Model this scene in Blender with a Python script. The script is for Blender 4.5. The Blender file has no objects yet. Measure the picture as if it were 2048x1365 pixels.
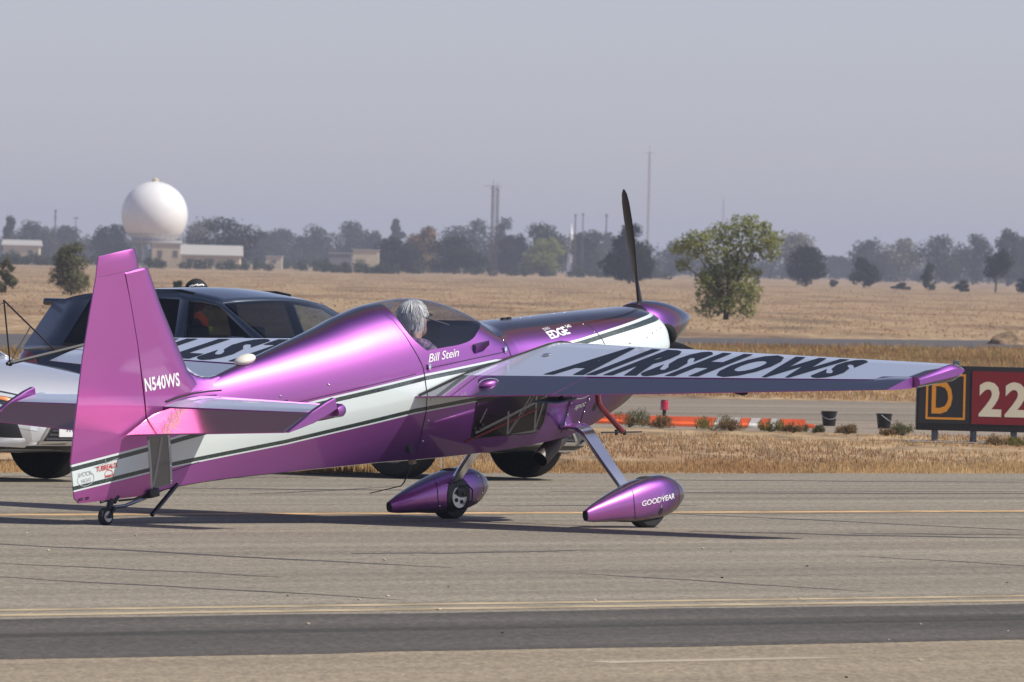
import bpy, bmesh, math, random
import numpy as np
from mathutils import Vector, Matrix
from mathutils.bvhtree import BVHTree
R = math.radians
S = bpy.context.scene
COL = S.collection
random.seed(7)
rng = np.random.default_rng(7)

# ------------------------------------------------------------------ camera
cam_d = bpy.data.cameras.new('camera')
cam = bpy.data.objects.new('camera', cam_d)
COL.objects.link(cam)
S.camera = cam
S.render.resolution_x, S.render.resolution_y = 1024, 682
FPX = 20625.0                                   # focal length in pixels of a 2048 wide picture
cam_d.sensor_width = 36.0
cam_d.lens = FPX / 2048 * 36.0
cam_d.clip_start, cam_d.clip_end = 1.0, 20000
cam_h, pitch, roll = 1.739, math.atan((682.5 - 528.0) / FPX), 0.02468
cam.matrix_world = (Matrix.Translation((0, 0, cam_h)) @ Matrix.Rotation(math.pi / 2 - pitch, 4, 'X')
                    @ Matrix.Rotation(roll, 4, 'Z'))
cam_d.dof.use_dof = True
cam_d.dof.focus_distance = 67.0
cam_d.dof.aperture_fstop = cam_d.lens / 17.0     # a 17 mm wide aperture

# ------------------------------------------------------------------ sky and sun
SUN_EL, SUN_AZ = R(47), R(-14)                   # azimuth from +X (right) towards +Y (away)
sun_dir = Vector((math.cos(SUN_EL) * math.cos(SUN_AZ), math.cos(SUN_EL) * math.sin(SUN_AZ), math.sin(SUN_EL)))
W = bpy.data.worlds.new('World'); S.world = W; W.use_nodes = True
nt = W.node_tree; nt.nodes.clear()
wo = nt.nodes.new('ShaderNodeOutputWorld'); bg = nt.nodes.new('ShaderNodeBackground')
sky = nt.nodes.new('ShaderNodeTexSky'); sky.sky_type = 'NISHITA'; sky.sun_disc = False
sky.sun_elevation = SUN_EL; sky.sun_rotation = math.atan2(sun_dir.x, sun_dir.y)
sky.altitude = 0; sky.air_density = 0.75; sky.dust_density = 0.45; sky.ozone_density = 1.0
hsv = nt.nodes.new('ShaderNodeHueSaturation'); hsv.inputs['Saturation'].default_value = 0.7
tint = nt.nodes.new('ShaderNodeMix'); tint.data_type = 'RGBA'; tint.blend_type = 'MULTIPLY'
tint.inputs['Factor'].default_value = 1.0; tint.inputs['B'].default_value = (1.04, 1.01, 1.20, 1)
nt.links.new(sky.outputs[0], hsv.inputs['Color']); nt.links.new(hsv.outputs[0], tint.inputs['A'])
nt.links.new(tint.outputs['Result'], bg.inputs[0]); nt.links.new(bg.outputs[0], wo.inputs[0])
bg.inputs[1].default_value = 0.095
sun_d = bpy.data.lights.new('sun', 'SUN'); sun_d.energy = 5.0; sun_d.angle = R(0.6); sun_d.color = (1.0, 0.945, 0.85)
sun = bpy.data.objects.new('sun', sun_d); COL.objects.link(sun)
sun.rotation_euler = sun_dir.to_track_quat('Z', 'Y').to_euler()
S.view_settings.view_transform = 'Standard'; S.view_settings.look = 'None'
S.view_settings.exposure = 0.0; S.view_settings.gamma = 1.0; S.view_settings.use_curve_mapping = False
S.render.engine = 'CYCLES'
S.cycles.use_denoising = True
S.cycles.max_bounces = 8; S.cycles.volume_bounces = 1; S.cycles.transparent_max_bounces = 16
S.cycles.sample_clamp_indirect = 6.0

# ------------------------------------------------------------------ helpers
MATS = {}
def nodes_of(m):
    m.use_nodes = True
    n = m.node_tree.nodes
    return m.node_tree, n, n['Principled BSDF']
def mat(name, color, rough=0.5, metal=0.0, coat=0.0, coat_rough=0.05, noise=0.0, scale=20.0, spec=0.5, bump=0.0,
        emis=None, color2=None, detail=4.0, stretch=None):
    if name in MATS: return MATS[name]
    m = bpy.data.materials.new(name)
    t, n, b = nodes_of(m); L = t.links.new
    b.inputs['Base Color'].default_value = (*color, 1)
    b.inputs['Roughness'].default_value = rough; b.inputs['Metallic'].default_value = metal
    b.inputs['Coat Weight'].default_value = coat; b.inputs['Coat Roughness'].default_value = coat_rough
    b.inputs['Specular IOR Level'].default_value = spec
    if noise or bump or color2:
        tc = n.new('ShaderNodeTexCoord'); nz = n.new('ShaderNodeTexNoise')
        nz.inputs['Scale'].default_value = scale; nz.inputs['Detail'].default_value = detail
        src = tc.outputs['Object']
        if stretch:
            mp = n.new('ShaderNodeMapping'); mp.inputs['Scale'].default_value = stretch
            L(src, mp.inputs[0]); src = mp.outputs[0]
        L(src, nz.inputs['Vector'])
        if noise or color2:
            mx = n.new('ShaderNodeMix'); mx.data_type = 'RGBA'
            c2 = color2 or tuple(max(0, c * (1 - noise)) for c in color)
            mx.inputs['A'].default_value = (*color, 1); mx.inputs['B'].default_value = (*c2, 1)
            rp = n.new('ShaderNodeMapRange'); rp.inputs['From Min'].default_value = 0.35; rp.inputs['From Max'].default_value = 0.65
            L(nz.outputs['Fac'], rp.inputs[0]); L(rp.outputs[0], mx.inputs['Factor']); L(mx.outputs['Result'], b.inputs['Base Color'])
        if bump:
            bp = n.new('ShaderNodeBump'); bp.inputs['Strength'].default_value = bump; bp.inputs['Distance'].default_value = 0.01
            L(nz.outputs['Fac'], bp.inputs['Height']); L(bp.outputs[0], b.inputs['Normal'])
    if emis:
        b.inputs['Emission Color'].default_value = (*emis, 1); b.inputs['Emission Strength'].default_value = 1
    MATS[name] = m
    return m

def mesh_obj(name, verts, faces, m=None, parent=None, smooth=False, edges=()):
    me = bpy.data.meshes.new(name)
    me.from_pydata([tuple(v) for v in verts], list(edges), [tuple(f) for f in faces])
    if smooth is True: me.polygons.foreach_set('use_smooth', [True] * len(me.polygons))
    elif smooth: 
        me.polygons.foreach_set('use_smooth', [True] * len(me.polygons))
        me.update(); me.set_sharp_from_angle(angle=R(smooth))
    me.update()
    o = bpy.data.objects.new(name, me); COL.objects.link(o)
    if m: me.materials.append(m)
    if parent: o.parent = parent
    return o
def bm_obj(name, bm, m=None, parent=None, smooth=False):
    bmesh.ops.recalc_face_normals(bm, faces=bm.faces)
    me = bpy.data.meshes.new(name); bm.to_mesh(me); bm.free()
    if smooth:
        me.polygons.foreach_set('use_smooth', [True] * len(me.polygons))
        if smooth is not True: me.update(); me.set_sharp_from_angle(angle=R(smooth))
    o = bpy.data.objects.new(name, me); COL.objects.link(o)
    if m: me.materials.append(m)
    if parent: o.parent = parent
    return o
def tag(o, label=None, cat=None, group=None, kind=None):
    if label: o['label'] = label
    if cat: o['category'] = cat
    if group: o['group'] = group
    if kind: o['kind'] = kind
    return o
def empty(name, loc=(0, 0, 0), rz=0.0, label=None, cat=None, group=None):
    o = bpy.data.objects.new(name, None); COL.objects.link(o); o.empty_display_size = 0.1
    o.location = loc; o.rotation_euler = (0, 0, rz)
    return tag(o, label, cat, group)
def fix_normals(o):
    bm = bmesh.new(); bm.from_mesh(o.data); bmesh.ops.recalc_face_normals(bm, faces=bm.faces); bm.to_mesh(o.data); bm.free()
    return o
def loft(rings, cap0=True, cap1=True, closed=True):
    """rings: list of equal-length point lists -> verts, faces"""
    n = len(rings[0]); V = [p for r in rings for p in r]; F = []
    for i in range(len(rings) - 1):
        for j in range(n if closed else n - 1):
            k = (j + 1) % n
            F.append((i * n + j, i * n + k, (i + 1) * n + k, (i + 1) * n + j))
    if cap0: F.append(tuple(range(n - 1, -1, -1)))
    if cap1: F.append(tuple((len(rings) - 1) * n + j for j in range(n)))
    return V, F
def add_geo(bm, V, F):
    vs = [bm.verts.new(v) for v in V]
    for f in F:
        try: bm.faces.new([vs[i] for i in f])
        except ValueError: pass
def frame_of(d):
    d = Vector(d).normalized(); a = Vector((0, 0, 1)) if abs(d.z) < 0.9 else Vector((1, 0, 0))
    u = d.cross(a).normalized(); return u, d.cross(u).normalized()
def tube_geo(path, r, n=10):
    path = [Vector(p) for p in path]; rs = r if isinstance(r, (list, tuple)) else [r] * len(path)
    rings = []; u0 = None
    for i, p in enumerate(path):
        d = (path[min(i + 1, len(path) - 1)] - path[max(i - 1, 0)])
        u, v = frame_of(d)
        if u0 is not None:
            u = (u0 - d.normalized() * u0.dot(d.normalized())).normalized(); v = d.normalized().cross(u)
        u0 = u
        rings.append([p + (u * math.cos(2 * math.pi * j / n) + v * math.sin(2 * math.pi * j / n)) * rs[i] for j in range(n)])
    return loft(rings)
def tube(name, path, r, m, parent=None, n=10):
    V, F = tube_geo(path, r, n)
    return fix_normals(mesh_obj(name, V, F, m, parent, 40))
def multi_tube(name, paths, m, parent=None, n=8):
    bm = bmesh.new()
    for path, r in paths: add_geo(bm, *tube_geo(path, r, n))
    return bm_obj(name, bm, m, parent, 40)
def box_geo(x0, x1, y0, y1, z0, z1):
    V = [(x, y, z) for x in (x0, x1) for y in (y0, y1) for z in (z0, z1)]
    F = [(0, 1, 3, 2), (4, 6, 7, 5), (0, 4, 5, 1), (2, 3, 7, 6), (0, 2, 6, 4), (1, 5, 7, 3)]
    return V, F
def box(name, x0, x1, y0, y1, z0, z1, m, parent=None, bevel=0.0, seg=2):
    bm = bmesh.new(); add_geo(bm, *box_geo(x0, x1, y0, y1, z0, z1))
    if bevel: bmesh.ops.bevel(bm, geom=bm.edges[:], offset=bevel, segments=seg, affect='EDGES', profile=0.6)
    return bm_obj(name, bm, m, parent, 35)
def lathe(name, prof, m, parent=None, n=32, axis='X', center=(0, 0, 0), smooth=35):
    """prof: list of (along, radius)"""
    rings = []
    for a, r in prof:
        ring = []
        for j in range(n):
            t = 2 * math.pi * j / n; c, s = math.cos(t) * r, math.sin(t) * r
            p = {'X': (a, c, s), 'Y': (c, a, s), 'Z': (c, s, a)}[axis]
            ring.append(tuple(p[k] + center[k] for k in range(3)))
        rings.append(ring)
    V, F = loft(rings)
    return fix_normals(mesh_obj(name, V, F, m, parent, smooth))
def catmull(tab):
    xs = [t[0] for t in tab]; ys = [t[1] for t in tab]; n = len(xs)
    d = [(ys[i + 1] - ys[i]) / (xs[i + 1] - xs[i]) for i in range(n - 1)]
    ms = [d[0]] + [0 if d[i - 1] * d[i] <= 0 else 2 * d[i - 1] * d[i] / (d[i - 1] + d[i]) for i in range(1, n - 1)] + [d[-1]]
    def f(x):
        if x <= xs[0]: return ys[0]
        if x >= xs[-1]: return ys[-1]
        i = 0
        while x > xs[i + 1]: i += 1
        h = xs[i + 1] - xs[i]; t = (x - xs[i]) / h
        return ((2*t**3 - 3*t*t + 1) * ys[i] + (t**3 - 2*t*t + t) * h * ms[i] + (-2*t**3 + 3*t*t) * ys[i + 1] + (t**3 - t*t) * h * ms[i + 1])
    return f
# flat 2-D artwork (text or polygons) that is then laid onto a real surface
def grid_cut(bm, step):
    xs = [v.co.x for v in bm.verts]; ys = [v.co.y for v in bm.verts]
    for axis, lo, hi in ((0, min(xs), max(xs)), (1, min(ys), max(ys))):
        k = math.floor(lo / step) + 1
        while k * step < hi:
            no = [0, 0, 0]; co = [0, 0, 0]; no[axis] = 1; co[axis] = k * step
            bmesh.ops.bisect_plane(bm, geom=bm.verts[:] + bm.edges[:] + bm.faces[:], plane_co=co, plane_no=no, dist=1e-6)
            k += 1
def text_bm(s, size=1.0, shear=0.0, bold=0.0, space=1.0, align='LEFT', step=None):
    cu = bpy.data.curves.new('lettering', 'FONT'); cu.body = s; cu.size = size; cu.shear = shear; cu.offset = bold
    cu.space_character = space; cu.align_x = align; cu.resolution_u = 3; cu.fill_mode = 'FRONT'
    o = bpy.data.objects.new('lettering_tmp', cu); COL.objects.link(o)
    bpy.context.view_layer.update()
    me = bpy.data.meshes.new_from_object(o.evaluated_get(bpy.context.evaluated_depsgraph_get()))
    bpy.data.objects.remove(o); bpy.data.curves.remove(cu)
    bm = bmesh.new(); bm.from_mesh(me); bpy.data.meshes.remove(me)
    bmesh.ops.triangulate(bm, faces=bm.faces[:])
    if step: grid_cut(bm, step)
    return bm
def poly_bm(polys, step=None):
    bm = bmesh.new()
    for p in polys:
        f = bm.faces.new([bm.verts.new((x, y, 0)) for x, y in p])
    bmesh.ops.triangulate(bm, faces=bm.faces[:])
    if step: grid_cut(bm, step)
    return bm
def lay(name, bm, func, m, parent=None, smooth=True):
    dead = []
    for v in bm.verts:
        p = func(v.co.x, v.co.y)
        if p is None: dead.append(v)
        else: v.co = p
    if dead: bmesh.ops.delete(bm, geom=dead, context='VERTS')
    me = bpy.data.meshes.new(name); bm.to_mesh(me); bm.free()
    if smooth: me.polygons.foreach_set('use_smooth', [True] * len(me.polygons))
    o = bpy.data.objects.new(name, me); COL.objects.link(o); me.materials.append(m)
    if parent: o.parent = parent
    return o
def bvh_of(*objs):
    V = []; F = []
    for o in objs:
        b = len(V); V += [v.co.copy() for v in o.data.vertices]
        F += [tuple(b + i for i in p.vertices) for p in o.data.polygons]
    return BVHTree.FromPolygons(V, F)
def caster(bvh, start, direction, off):
    """start(u, v) -> point; shoot along direction and stop `off` before the surface"""
    d = Vector(direction).normalized()
    def f(u, v):
        hit = bvh.ray_cast(Vector(start(u, v)), d)
        return None if hit[0] is None else hit[0] - d * off
    return f
def strip_poly(pts, w):
    """polyline -> list of quads of width w (2-D)"""
    out = []
    for (x0, y0), (x1, y1) in zip(pts, pts[1:]):
        dx, dy = x1 - x0, y1 - y0; l = math.hypot(dx, dy) or 1; nx, ny = -dy / l * w / 2, dx / l * w / 2
        out.append([(x0 + nx, y0 + ny), (x0 - nx, y0 - ny), (x1 - nx, y1 - ny), (x1 + nx, y1 + ny)])
    return out
def colour_points(o, cols):
    a = o.data.color_attributes.new('tint', 'FLOAT_COLOR', 'POINT')
    a.data.foreach_set('color', np.asarray(cols, dtype=np.float32).ravel())
# ------------------------------------------------------------------ ground, apron, taxiways
TU = Vector((0.648, 0.762))          # direction the apron lines run in
TN = Vector((-0.762, 0.648))         # across them, away from the camera
def tn(p): return p[0] * TN.x + p[1] * TN.y
def sheet(name, pts, z, m, kind='structure', parent=None):
    o = mesh_obj(name, [(x, y, z) for x, y in pts], [tuple(range(len(pts)))], m, parent)
    if o.data.polygons[0].normal.z < 0: o.data.flip_normals()
    if kind and not parent: o['kind'] = kind
    return o
def band(name, n0, n1, z, m, s0=-40, s1=200, parent=None):
    pts = [TU * s + TN * n for s, n in ((s0, n0), (s1, n0), (s1, n1), (s0, n1))]
    return sheet(name, [(p.x, p.y) for p in pts], z, m, parent=parent)

def field_material():
    m = bpy.data.materials.new('dry_field'); t, n, b = nodes_of(m); L = t.links.new
    tc = n.new('ShaderNodeTexCoord')
    def noise(scale, detail=4, sc=None):
        z = n.new('ShaderNodeTexNoise'); z.inputs['Scale'].default_value = scale; z.inputs['Detail'].default_value = detail
        src = tc.outputs['Object']
        if sc:
            mp = n.new('ShaderNodeMapping'); mp.inputs['Scale'].default_value = sc; L(src, mp.inputs[0]); src = mp.outputs[0]
        L(src, z.inputs['Vector']); return z.outputs['Fac']
    def ramp(src, stops):
        r = n.new('ShaderNodeValToRGB'); e = r.color_ramp.elements
        while len(e) < len(stops): e.new(0.5)
        for q, (p, c) in zip(e, stops): q.position = p; q.color = (*c, 1)
        L(src, r.inputs[0]); return r.outputs[0]
    def mix(a, b2, fac, mode='MIX'):
        x = n.new('ShaderNodeMix'); x.data_type = 'RGBA'; x.blend_type = mode
        L(a, x.inputs['A']); L(b2, x.inputs['B'])
        if isinstance(fac, float): x.inputs['Factor'].default_value = fac
        else: L(fac, x.inputs['Factor'])
        return x.outputs['Result']
    big = ramp(noise(0.16, 7, (1.0, 0.13, 1)), [(0.30, (0.20, 0.145, 0.095)), (0.40, (0.34, 0.24, 0.145)), (0.49, (0.42, 0.305, 0.185)), (0.56, (0.30, 0.21, 0.13)), (0.66, (0.21, 0.145, 0.095))])
    fine = ramp(noise(3.0, 6, (1.0, 0.16, 1)), [(0.34, (0.55, 0.55, 0.55)), (0.62, (1.12, 1.1, 1.06))])
    c = mix(big, fine, 1.0, 'MULTIPLY')
    rust = ramp(noise(0.5, 5, (1.0, 0.12, 1)), [(0.56, (0, 0, 0)), (0.68, (1, 1, 1))])
    rc = n.new('ShaderNodeRGB'); rc.outputs[0].default_value = (0.27, 0.15, 0.08, 1)
    f = n.new('ShaderNodeMath'); f.operation = 'MULTIPLY'; f.inputs[1].default_value = 0.75; L(rust, f.inputs[0])
    c = mix(c, rc.outputs[0], f.outputs[0])
    L(c, b.inputs['Base Color']); b.inputs['Roughness'].default_value = 0.95; b.inputs['Specular IOR Level'].default_value = 0.1
    return m
def asphalt_material(name, c0, c1, streak=0.25):
    m = bpy.data.materials.new(name); t, n, b = nodes_of(m); L = t.links.new
    tc = n.new('ShaderNodeTexCoord')
    mp = n.new('ShaderNodeMapping'); mp.inputs['Rotation'].default_value = (0, 0, -math.atan2(TU.y, TU.x)); L(tc.outputs['Object'], mp.inputs[0])
    def nz(scale, detail, src, sc=None):
        q = n.new('ShaderNodeTexNoise'); q.inputs['Scale'].default_value = scale; q.inputs['Detail'].default_value = detail
        if sc:
            k = n.new('ShaderNodeMapping'); k.inputs['Scale'].default_value = sc; L(src, k.inputs[0]); src = k.outputs[0]
        L(src, q.inputs['Vector']); return q.outputs['Fac']
    patches = nz(0.5, 5, mp.outputs[0], (0.25, 1, 1)); stk = nz(1.5, 5, mp.outputs[0], (0.03, 1.2, 1))
    grain = nz(55.0, 3, tc.outputs['Object'], (1, 0.22, 1)); grit = nz(22.0, 2, tc.outputs['Object'], (1, 0.2, 1))
    mx = n.new('ShaderNodeMix'); mx.data_type = 'RGBA'; mx.inputs['A'].default_value = (*c0, 1); mx.inputs['B'].default_value = (*c1, 1)
    a = n.new('ShaderNodeMath'); a.operation = 'MULTIPLY_ADD'; a.inputs[1].default_value = 1.6; a.inputs[2].default_value = -0.3; L(patches, a.inputs[0])
    L(a.outputs[0], mx.inputs['Factor'])
    def mul(col, fac, lo, hi, a0=0.3, a1=0.7):
        r = n.new('ShaderNodeMapRange'); r.inputs['From Min'].default_value = a0; r.inputs['From Max'].default_value = a1
        r.inputs['To Min'].default_value = lo; r.inputs['To Max'].default_value = hi; L(fac, r.inputs[0])
        x = n.new('ShaderNodeMix'); x.data_type = 'RGBA'; x.blend_type = 'MULTIPLY'; x.inputs['Factor'].default_value = 1
        L(col, x.inputs['A']); L(r.outputs[0], x.inputs['B']); return x.outputs['Result']
    c = mul(mx.outputs['Result'], stk, 1 - streak, 1 + streak * 0.5)
    c = mul(c, grain, 0.77, 1.20); c = mul(c, grit, 0.83, 1.15)
    L(c, b.inputs['Base Color']); b.inputs['Roughness'].default_value = 0.88; b.inputs['Specular IOR Level'].default_value = 0.25
    return m
M_field = field_material()
M_apron = asphalt_material('apron_asphalt', (0.285, 0.248, 0.190), (0.225, 0.196, 0.152), 0.24)
M_apron2 = asphalt_material('near_asphalt', (0.33, 0.268, 0.185), (0.265, 0.216, 0.152), 0.16)
M_tar = asphalt_material('sealed_asphalt', (0.112, 0.100, 0.084), (0.084, 0.075, 0.064), 0.5)
M_taxi = asphalt_material('old_taxiway', (0.29, 0.245, 0.185), (0.215, 0.182, 0.14), 0.35)
M_road = asphalt_material('far_road', (0.12, 0.112, 0.11), (0.10, 0.092, 0.09), 0.2)
M_yellow = mat('worn_yellow_paint', (0.66, 0.43, 0.22), 0.8, noise=0.42, scale=3.0, spec=0.2)
M_cream = mat('worn_pale_paint', (0.53, 0.425, 0.27), 0.8, noise=0.42, scale=2.5, spec=0.2)
M_white_line = mat('faded_white_paint', (0.48, 0.40, 0.30), 0.85, noise=0.3, scale=1.2, spec=0.2)
M_crack = mat('crack_filler', (0.085, 0.075, 0.068), 0.8, noise=0.3, scale=6)
M_gravel = asphalt_material('gravel_verge', (0.34, 0.28, 0.21), (0.25, 0.20, 0.15), 0.3)

sheet('ground', [(-2500, -300), (2500, -300), (2500, 7000), (-2500, 7000)], 0.0, M_field)
N_EDGE = tn((1.19, 86.8))            # far edge of the apron
N_LINE = tn((0.03, 71.74)); N_D0 = tn((0.03, 52.67)); N_D1 = tn((0.03, 51.95))
N_T0 = tn((0.03, 51.35)); N_T1 = 29.97
apron = band('apron', tn((0, -60)), N_EDGE, 0.004, M_apron, -120, 260)
band('near_apron', tn((0, -60)), N_T1 + 0.25, 0.0055, M_apron2, -120, 260)
def ragged_band(name, n0, n1, z, m, s0, s1, step=.5, amp=.06):
    V = []; F = []; k = int((s1 - s0) / step)
    for i in range(k + 1):
        s = s0 + i * step
        for n_ in (n0, n1):
            q = n_ + amp * (math.sin(s * 1.7 + n_) + .7 * math.sin(s * 4.3 + 2 * n_)) * .5 + random.uniform(-.4, .4) * amp
            p = TU * s + TN * q; V.append((p.x, p.y, z))
        if i: F.append((2 * i - 2, 2 * i, 2 * i + 1, 2 * i - 1))
    o = mesh_obj(name, V, F, m); o['kind'] = 'structure'; return o
ragged_band('sealed_strip', N_T1, N_T0, 0.007, M_tar, -20, 120)
ragged_band('old_seal', N_EDGE - 9.2, N_EDGE - 8.6, 0.0050, asphalt_material('old_seal', (0.22, 0.185, 0.138), (0.17, 0.145, 0.11), .3), -20, 120, .5, .2)
def painted(name, n, w, m, z=0.0058, s0=-120, s1=260):
    return band(name, n - w / 2, n + w / 2, z, m, s0, s1)
painted('yellow_line', N_LINE, 0.30, M_yellow)
painted('edge_line', N_D0, 0.19, M_cream); painted('edge_line', N_D1, 0.21, M_cream)
painted('faded_line', tn((0.03, 44.6)), 0.16, M_white_line, 0.0068, 34.6, 36.2)
# tar-filled cracks and tyre marks, wandering strips on the apron
CR = [((-3.4, 61.3), (-0.31, 58.71), .10), ((-0.92, 60.8), (0.51, 62.8), .09), ((0.3, 58.08), (2.01, 56.13), .05), ((-2.7, 54.99), (-0.54, 52.75), .06),
      ((1.2, 67.91), (3.6, 68.4), .12), ((2.28, 68.54), (3.6, 69.2), .08), ((0.32, 78.81), (4.4, 82.5), .12), ((-0.83, 79.27), (-1.89, 75.53), .12),
      ((1.15, 83.97), (4.6, 87.3), .10), ((-3.5, 76), (-0.4, 78.5), .1), ((0.9, 72.9), (3.9, 70.2), .08), ((-0.2, 73.5), (1.4, 75.6), .10), ((2.0, 63.1), (3.5, 61.4), .04),
      ((-3.9, 79.5), (-1.5, 81.5), .12), ((1.6, 80.3), (4.3, 83.4), .07), ((-2.9, 57.5), (-1.2, 56.0), .05)]
for a, b2, w in CR:
    pts = []; k = 14
    ph = random.random() * 9
    for i in range(k + 1):
        t = i / k; wob = 0.10 * math.sin(5 * t + ph) + 0.05 * math.sin(17 * t + ph * 2) + random.uniform(-.03, .03)
        pts.append((a[0] + (b2[0] - a[0]) * t, a[1] + (b2[1] - a[1]) * t + wob))
    V = []; F = []
    for i, (x, y) in enumerate(pts):
        e = w * (0.25 + 0.75 * math.sin(math.pi * min(1, max(0.02, i / k)))) * random.uniform(0.7, 1.2)
        V += [(x, y - e, 0.0), (x, y + e, 0.0)]
        if i: F.append((2 * i - 2, 2 * i - 1, 2 * i + 1, 2 * i))
    o = mesh_obj('tar_crack', V, F, M_crack, apron); o.location.z = 0.0056
# loose stones and scraps on the apron
for i in range(26):
    d = random.uniform(44, 66); x = random.uniform(-1, 1) * d * 0.05; s = random.uniform(0.005, 0.011)
    bm = bmesh.new(); bmesh.ops.create_icosphere(bm, subdivisions=1, radius=s)
    for v in bm.verts: v.co = (v.co.x * random.uniform(.7, 1.6), v.co.y * random.uniform(.7, 1.5), v.co.z * .6 + s * .4)
    o = bm_obj('pebble', bm, mat('pale_pebble', (0.5, 0.42, 0.3), .9) if i % 3 else mat('dark_pebble', (0.06, 0.05, 0.05), .9), apron)
    o.location = (x, d, 0.006)
# the second taxiway, the gravel beside it and the road beyond
sheet('taxiway', [(-20, 117.5), (1.27, 119.2), (4.76, 120.6), (40, 126), (60, 158), (5.49, 139.05), (1.65, 137.0), (-30, 133)], 0.002, M_taxi)
sheet('gravel_verge', [(-20, 110.5), (1.2, 110.8), (5, 111.5), (40, 116), (40, 126), (4.76, 120.6), (1.27, 119.2), (-20, 117.5)], 0.001, M_gravel)
sheet('far_road', [(-60, 120), (-8.93, 180), (4.23, 231.8), (12.31, 247.8), (120, 420), (140, 470), (13.83, 278.6), (4.71, 258.5), (-10.78, 217), (-70, 160)], 0.002, M_road)

# ---- dry grass: blades coloured one by one
def grass_material():
    m = bpy.data.materials.new('dry_grass_blades'); t, n, b = nodes_of(m); L = t.links.new
    a = n.new('ShaderNodeAttribute'); a.attribute_name = 'tint'
    L(a.outputs['Color'], b.inputs['Base Color']); b.inputs['Roughness'].default_value = 0.8; b.inputs['Specular IOR Level'].default_value = 0.2
    return m
M_grass = grass_material()
def grass(name, region, count, h0, h1, w, cols, label, clump=0.0, lean=0.5, bare=None):
    """region(): random (x, y); every blade is a thin bent triangle pair"""
    V = np.zeros((count, 4, 3), np.float32); C = np.ones((count, 4, 4), np.float32)
    pos = region(count)
    if clump:
        nc = max(1, count // 30); centres = region(nc)
        pos = centres[rng.integers(0, nc, count)] + rng.normal(0, clump, (count, 2)) * np.array([1, 1.6])
    fld = lambda p: np.sin(p[:, 0] * .9 + p[:, 1] * .31) + np.sin(p[:, 0] * 2.3 - p[:, 1] * .8 + 1.3) * .7 + np.sin(p[:, 0] * .37 + p[:, 1] * 1.1 + 4) * .8 + np.sin(p[:, 0] * 5.1 + p[:, 1] * 1.9) * .4
    if bare is not None:
        pos = pos[fld(pos) > bare]; count = len(pos); V = V[:count]; C = C[:count]
    h = rng.uniform(h0, h1, count) * (0.55 + 0.75 * np.abs(np.sin(pos[:, 0] * 1.7 + pos[:, 1] * .6)) * rng.random(count))
    az = rng.uniform(0, 2 * np.pi, count); le = rng.uniform(0, lean, count) * h
    V[:, 0, 0] = pos[:, 0] - w / 2; V[:, 1, 0] = pos[:, 0] + w / 2
    V[:, :2, 1] = pos[:, None, 1]; V[:, :, 2] = 0.0
    V[:, 2, 0] = pos[:, 0] + w * .32 + np.cos(az) * le * .4; V[:, 2, 1] = pos[:, 1] + np.sin(az) * le * .4; V[:, 2, 2] = h * .6
    V[:, 3, 0] = pos[:, 0] + np.cos(az) * le; V[:, 3, 1] = pos[:, 1] + np.sin(az) * le; V[:, 3, 2] = h
    cc = np.array(cols)[rng.integers(0, len(cols), count)] * rng.uniform(.75, 1.2, (count, 1))
    g_ = np.clip(.5 + .35 * fld(pos * np.array([.8, .35])), 0, 1)[:, None]
    cc = cc * (g_ * np.array([1.08, 1.08, 1.05]) + (1 - g_) * np.array([.80, .70, .66]))
    C[:, :, :3] = cc[:, None, :]
    idx = np.arange(count)[:, None] * 4
    F = np.concatenate([idx + np.array([[0, 1, 2]]), idx + np.array([[0, 2, 3]])]).tolist()
    o = mesh_obj(name, V.reshape(-1, 3).tolist(), F, M_grass)
    colour_points(o, C.reshape(-1, 4)); tag(o, label, 'grass', kind='stuff'); return o
STRAW = [(.68, .47, .23), (.60, .41, .19), (.74, .53, .28), (.50, .34, .16), (.64, .45, .23), (.44, .30, .15)]
RUST = [(.42, .24, .12), (.34, .19, .10), (.50, .31, .16), (.30, .21, .11), (.46, .32, .17)]
GOLD = [(.42, .31, .12), (.34, .27, .11), (.30, .25, .12), (.48, .34, .15), (.38, .23, .11)]
def along(n0, n1, s0, s1, edge=0.0):
    def f(k):
        s = rng.uniform(s0, s1, k); n = rng.uniform(n0, n1, k)
        if edge: n = n + edge * np.sin(s * 3.1) * .4 + rng.normal(0, edge * .4, k)
        return np.stack([TU.x * s + TN.x * n, TU.y * s + TN.y * n], 1)
    return f
def rect(x0, x1, y0, y1, k2=0.0):
    def f(k):
        y = rng.uniform(y0, y1, k); x = rng.uniform(x0, x1, k)
        return np.stack([x * (y / y1 if k2 else 1), y], 1)
    return f
grass('verge_grass', along(N_EDGE + .05, N_EDGE + 2.6, 52, 86, .22), 60000, .025, .075, .007, STRAW, 'short straw coloured grass along the far edge of the apron')
grass('inner_verge_grass', along(N_EDGE + 2.2, N_EDGE + 13, 50, 100, .5), 60000, .015, .06, .008, STRAW + RUST + RUST, 'patchy rust and straw coloured grass between apron and gravel', bare=-.9)
def road_side(x0, x1, y0, y1):
    def f(k):
        p = np.stack([rng.uniform(x0, x1, k * 3), rng.uniform(y0, y1, k * 3)], 1)
        lim = 178 + (p[:, 0] + 8.93) * 3.94 * np.where(p[:, 0] < 4.2, 1, 1) - np.maximum(0, p[:, 0] - 4.23) * 1.96
        p = p[(p[:, 1] < lim) & (p[:, 1] > np.maximum(150, lim - 48))]
        return p[np.arange(k) % len(p)] + rng.normal(0, .2, (k, 2))
    return f
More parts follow.
